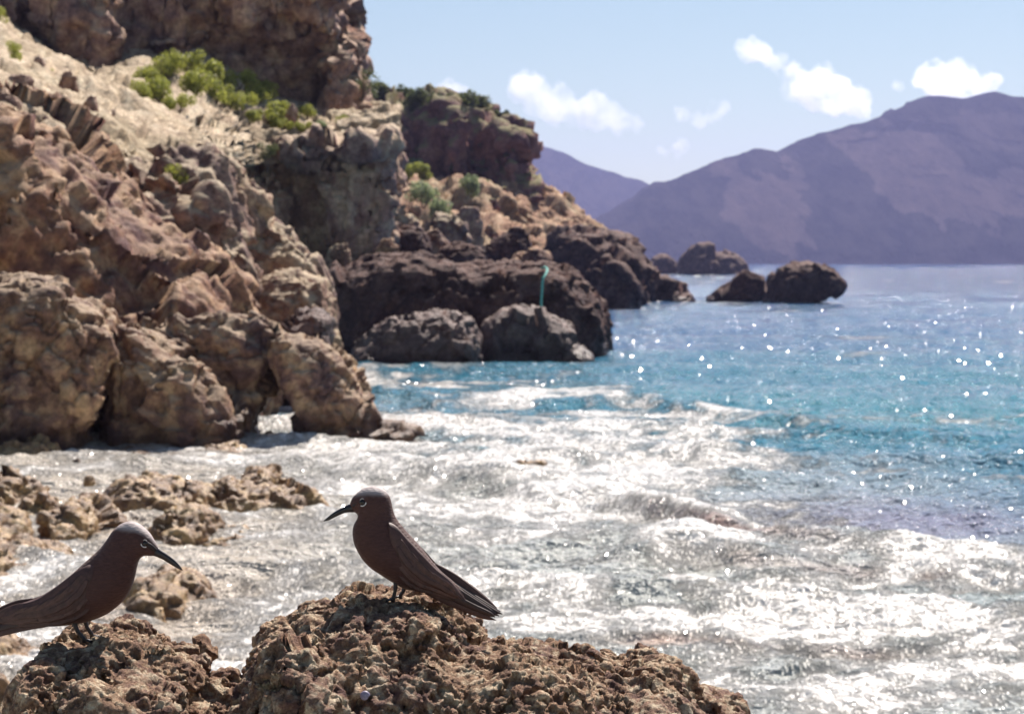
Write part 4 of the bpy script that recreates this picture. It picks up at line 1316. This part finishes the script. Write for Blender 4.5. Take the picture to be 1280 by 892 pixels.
def shrub(name, px, py, d, wpx, hpx, mat, seed, label, group, n=1600, leaf=None, lean=0.0):
    rng = np.random.default_rng(seed)
    base = P(px, py, d)
    w, h = wpx / F * d, hpx / F * d
    root = empty(name, tuple(base))
    bpy.context.view_layer.update()
    lumps = []
    for i in range(rng.integers(6, 10)):
        a = rng.uniform(0, 2 * math.pi)
        rr = rng.uniform(0, 0.36) * w
        zz = rng.uniform(0.3, 0.8) * h
        lumps.append((base[0] + rr * math.cos(a) + lean * zz, base[1] + rr * math.sin(a), base[2] + zz, rng.uniform(0.16, 0.28) * min(w, h * 1.6)))
    v, f = leaf_cloud(rng, lumps, n, leaf or w * 0.03)
    child(new_obj('crown', fast_mesh('crown', v, f), M[mat]), root)
    sv_, sf_ = [], []
    for l in lumps:
        a, b_ = np.array(base) + np.array([0, 0, -0.1 * h]), np.array(l[:3])
        r0 = 0.018 * w
        o = len(sv_)
        for q, r in ((a, r0), ((a + b_) / 2 + rng.normal(size=3) * .04 * w, r0 * .7), (b_, r0 * .35)):
            for j in range(5):
                t = 2 * math.pi * j / 5
                sv_.append(q + np.array([math.cos(t) * r, math.sin(t) * r, 0]))
        sf_ += [tuple(x) for x in grid_faces(3, 5, o, wrap=True)]
    child(new_obj('stem', mesh_from(sv_, sf_, 'stem'), M['wood']), root)
    tag(root, label, 'shrub', group)
    return root

G1 = 'leafy shrubs on the slope under the tall cliff'
for i, (px, py, w, h, d) in enumerate(((185, 112, 46, 34, 62), (212, 100, 54, 38, 65), (200, 128, 50, 34, 59), (240, 92, 56, 34, 66), (238, 122, 58, 40, 62), (268, 104, 56, 34, 66), (268, 132, 52, 34, 61),
                                       (296, 118, 52, 32, 65), (300, 140, 44, 26, 62), (322, 132, 48, 28, 65), (344, 146, 44, 24, 64), (335, 154, 40, 22, 62), (366, 156, 36, 22, 63), (225, 140, 40, 24, 58), (384, 148, 30, 18, 65), (330, 120, 34, 20, 67), (310, 156, 34, 18, 0), (350, 162, 36, 18, 0), (376, 166, 34, 16, 0), (180, 126, 36, 26, 0))):
    shrub('leafy_shrub', px, py, on(slope_pts, px, py) - 0.4, w * 1.15, h * 0.9, 'leaf', 300 + i, 'bright green leafy shrub in the thicket under the tall cliff', G1)
shrub('leafy_shrub', 222, 246, 46.4, 34, 46, 'leaf', 330, 'lone bright green shrub clinging to the grey buttress', None)
shrub('leafy_shrub', 334, 212, 80.4, 30, 46, 'leaf_dark', 331, 'dark green shrub hanging on the fluted cliff wall', None)
shrub('leafy_shrub', 22, 88, on(slope_pts, 22, 88) - 0.2, 34, 44, 'leaf', 332, 'green shrub on the sandy slope beside the grey stone', None)
shrub('leafy_shrub', -2, 34, on(slope_pts, -2, 34) - 0.2, 30, 26, 'leaf', 333, 'small green shrub against the foot of the tall cliff', None)
shrub('leafy_shrub', 66, 104, on(slope_pts, 66, 104) - 0.2, 22, 16, 'leaf', 334, 'little green tuft between dark stones on the sandy slope', None)
shrub('leafy_shrub', 404, 166, on(slope_pts, 404, 166) - 0.2, 34, 18, 'leaf_grey', 335, 'low grey green tuft on the cliff top edge', None)
shrub('leafy_shrub', 430, 160, on(slope_pts, 430, 160) - 0.2, 30, 16, 'leaf', 336, 'low green tuft near the cliff top corner', None)
shrub('round_bush', 488, 216, on(scree_pts, 488, 216) - 1, 40, 36, 'leaf_grey', 337, 'round grey green bush beside the cliff wall corner', None, n=2600)
shrub('leafy_shrub', 452, 124, 95, 40, 42, 'leaf_dark', 338, 'thin airy shrub leaning out from the edge of the tall cliff', None, n=420, leaf=0.06, lean=0.25)
G2 = 'bushes along the top of the headland'
for i, (px, py, w, h) in enumerate(((452, 134, 50, 26), (478, 132, 46, 26), (500, 136, 44, 26), (524, 138, 44, 24), (545, 140, 40, 22), (568, 143, 44, 24), (590, 146, 44, 30), (606, 148, 30, 20), (466, 146, 50, 20), (500, 148, 50, 18), (535, 150, 46, 16), (625, 152, 26, 12))):
    shrub('cliff_top_bush', px, py, 203 + (i % 3) * 3, w, h, 'leaf_dark', 400 + i, 'dark green bush along the top of the headland', G2, n=1500, leaf=0.16)
G3 = 'pale green bushes on the scree slope'
for i, (px, py, w, h, d) in enumerate(((520, 240, 40, 30, 182), (540, 246, 44, 32, 183), (556, 262, 40, 34, 178), (570, 244, 40, 28, 186), (590, 246, 34, 22, 188), (548, 276, 36, 26, 172), (508, 228, 26, 18, 190), (530, 258, 40, 26, 0), (500, 244, 34, 22, 0), (580, 262, 34, 22, 0), (512, 216, 36, 16, 0), (606, 240, 30, 14, 0), (528, 226, 34, 18, 0))):
    shrub('scree_bush', px, py, on(scree_pts, px, py) - 3.5, w * 1.2, h * 1.1, 'leaf_grey' if i % 3 else 'leaf', 430 + i, 'pale green bush on the scree below the headland', G3, n=1400, leaf=0.13)

# ------------------------------------------------------------------ small things
def tube_w(name, pts, r, mat, m=8):
    pts = cr(pts, 40)
    V = []
    for i in range(len(pts)):
        d = Vector(pts[min(i + 1, len(pts) - 1)] - pts[max(i - 1, 0)]).normalized()
        u = d.orthogonal().normalized(); w = d.cross(u)
        for j in range(m):
            a = 2 * math.pi * j / m
            V.append(Vector(pts[i]) + (u * math.cos(a) + w * math.sin(a)) * r * (1 + 0.25 * math.sin(i * 1.9)))
    F_ = [tuple(x) for x in grid_faces(len(pts), m, wrap=True)]
    F_ += [tuple(range(m - 1, -1, -1)), tuple(range((len(pts) - 1) * m, len(pts) * m))]
    return new_obj(name, mesh_from(V, F_, name), mat)
M['rope'] = flat_mat('teal_rope', (0.10, 0.42, 0.36), 0.7, 0.2, 20)
rp = tube_w('rope', [P(674, 337, 68.6), P(681, 334, 67.9), P(684, 337, 67.3), P(682, 343, 66.9), P(679, 348, 66.7), P(678, 354, 66.6), P(677.5, 362, 66.5), P(677, 370, 66.4), P(676.5, 378, 66.3), P(676.5, 384, 66.2)], 0.034, M['rope'])
tag(rp, 'teal green rope hanging down the huge dark boulder', 'rope')
# little shell in a hollow of the right-hand rock
M['shell'] = flat_mat('lilac_shell', (0.24, 0.21, 0.30), 0.5, 0.2, 300)
def shell():
    c = P(456, 869, 4.0)
    k = (np.abs(RCO[:, 0] - c[0]) < 0.006)
    ray = RCO[k]
    proj = 446 - F * np.tan(np.arctan2(ray[:, 2] - CAM_H, ray[:, 1]) + PITCH)
    s = ray[np.abs(proj - 869) < 5]
    y = s[:, 1].min() if len(s) else 3.7
    c = P(456, 869, y - 0.004)
    V, n, m = [], 70, 12
    for i in range(n):
        t = i / (n - 1)
        a = t * 2 * math.pi * 2.6
        rr = 0.0075 * (1 - t) ** 0.8
        q = c + np.array([math.cos(a) * rr * 0.55, -0.0065 * t, math.sin(a) * rr * 0.55])
        for j in range(m):
            b_ = 2 * math.pi * j / m
            rad = np.array([math.cos(a), 0, math.sin(a)])
            V.append(q + (rad * math.cos(b_) + np.array([0, 1, 0]) * math.sin(b_)) * (rr * 0.62 + 0.0006))
    F_ = [tuple(x) for x in grid_faces(n, m, wrap=True)]
    F_ += [tuple(range(m - 1, -1, -1)), tuple(range((n - 1) * m, n * m))]
    tag(new_obj('snail_shell', mesh_from(V, F_, 'shell'), M['shell']), 'tiny lilac snail shell in a hollow of the rough rock', 'shell')
shell()

# ------------------------------------------------------------------ clouds and haze
def cloud(lumps, seed, dens, label, d=9000):
    rng = random.Random(seed)
    parts = []
    s = d / F
    for (px, py, r) in lumps:
        for k in range(4):
            r_ = r * 1.25
            c = P(px + rng.uniform(-.6, .6) * r, py + rng.uniform(-.35, .35) * r, d + rng.uniform(-.8, .8) * r * s)
            rr = r_ * s * rng.uniform(.5, .85)
            n, m = 8, 12
            V = []
            for i in range(n):
                a = math.pi * (i + .05) / (n - 1 + .1)
                for j in range(m):
                    t = 2 * math.pi * j / m
                    V.append((c[0] + rr * math.sin(a) * math.cos(t), c[1] + rr * math.sin(a) * math.sin(t), c[2] + rr * .8 * math.cos(a)))
            F_ = [tuple(x)[::-1] for x in grid_faces(n, m, wrap=True)] + [tuple(range(m)), tuple(range(n * m - 1, (n - 1) * m - 1, -1))]
            parts.append((V, F_))
    me = remesh(parts, 8.0)
    relax(me, 3)
    displace(me, [('fbm', 90, 50, 4), ('knob', 45, 14), ('fbm', 22, 10, 3)], seed)
    m = bpy.data.materials.new('cloud_vapour')
    m.use_nodes = True
    t = m.node_tree
    t.nodes.clear()
    out = t.nodes.new('ShaderNodeOutputMaterial')
    pv = t.nodes.new('ShaderNodeVolumePrincipled')
    geo = t.nodes.new('ShaderNodeNewGeometry')
    n = noise_node(t, geo.outputs['Position'], 1 / 110.0, 5, 0.62)
    k = ramp(t, n, [(0.38, 0.0), (0.68, 1.0)])
    t.links.new(mth(t, 'MULTIPLY', k, dens), pv.inputs['Density'])
    pv.inputs['Color'].default_value = (1, 1, 1, 1)
    pv.inputs['Anisotropy'].default_value = 0.6
    t.links.new(pv.outputs[0], out.inputs['Volume'])
    tag(new_obj('cloud', me, m), label, 'cloud')
cloud([(655, 112, 20), (672, 122, 24), (695, 132, 22), (720, 142, 20), (745, 138, 20), (765, 146, 20), (788, 154, 15), (700, 108, 8)], 3, 0.014, 'long soft cloud above the gap between headland and hills')
cloud([(932, 55, 13), (950, 72, 16), (972, 76, 14), (985, 92, 18), (1008, 104, 22), (1035, 108, 24), (1055, 122, 24), (1070, 136, 14), (1020, 125, 18)], 5, 0.022, 'bright lumpy cloud trailing down above the long hill')
cloud([(1162, 102, 20), (1185, 98, 22), (1208, 100, 22), (1228, 108, 18), (1180, 115, 28), (1215, 116, 24)], 7, 0.022, 'rounded white cloud resting behind the hill summit')
cloud([(855, 145, 12), (872, 148, 10), (895, 142, 13), (905, 143, 9)], 9, 0.014, 'faint thin cloud between the long cloud and the lumpy cloud')
cloud([(552, 118, 14), (570, 114, 14), (540, 124, 12)], 11, 0.03, 'small white cloud just above the headland bushes')
cloud([(1126, 106, 8)], 13, 0.014, 'tiny wisp of cloud beside the rounded white cloud')
cloud([(845, 186, 10), (830, 190, 7)], 15, 0.012, 'tiny faint wisp of cloud low over the hill saddle')

hz = bpy.data.materials.new('haze_air')
hz.use_nodes = True
ht = hz.node_tree
ht.nodes.clear()
ho = ht.nodes.new('ShaderNodeOutputMaterial')
hv = ht.nodes.new('ShaderNodeVolumePrincipled')
hv.inputs['Color'].default_value = (0.52, 0.54, 0.95, 1)
hv.inputs['Density'].default_value = 0.000105
hv.inputs['Anisotropy'].default_value = 0.3
ht.links.new(hv.outputs[0], ho.inputs['Volume'])
v, f = box(-3000, 3000, -200, 6200, -8, 330)
hm = mesh_from(v, f, 'haze', False)
tag(new_obj('haze', hm, hz), 'thin pale haze over the bay', None, None, 'stuff')
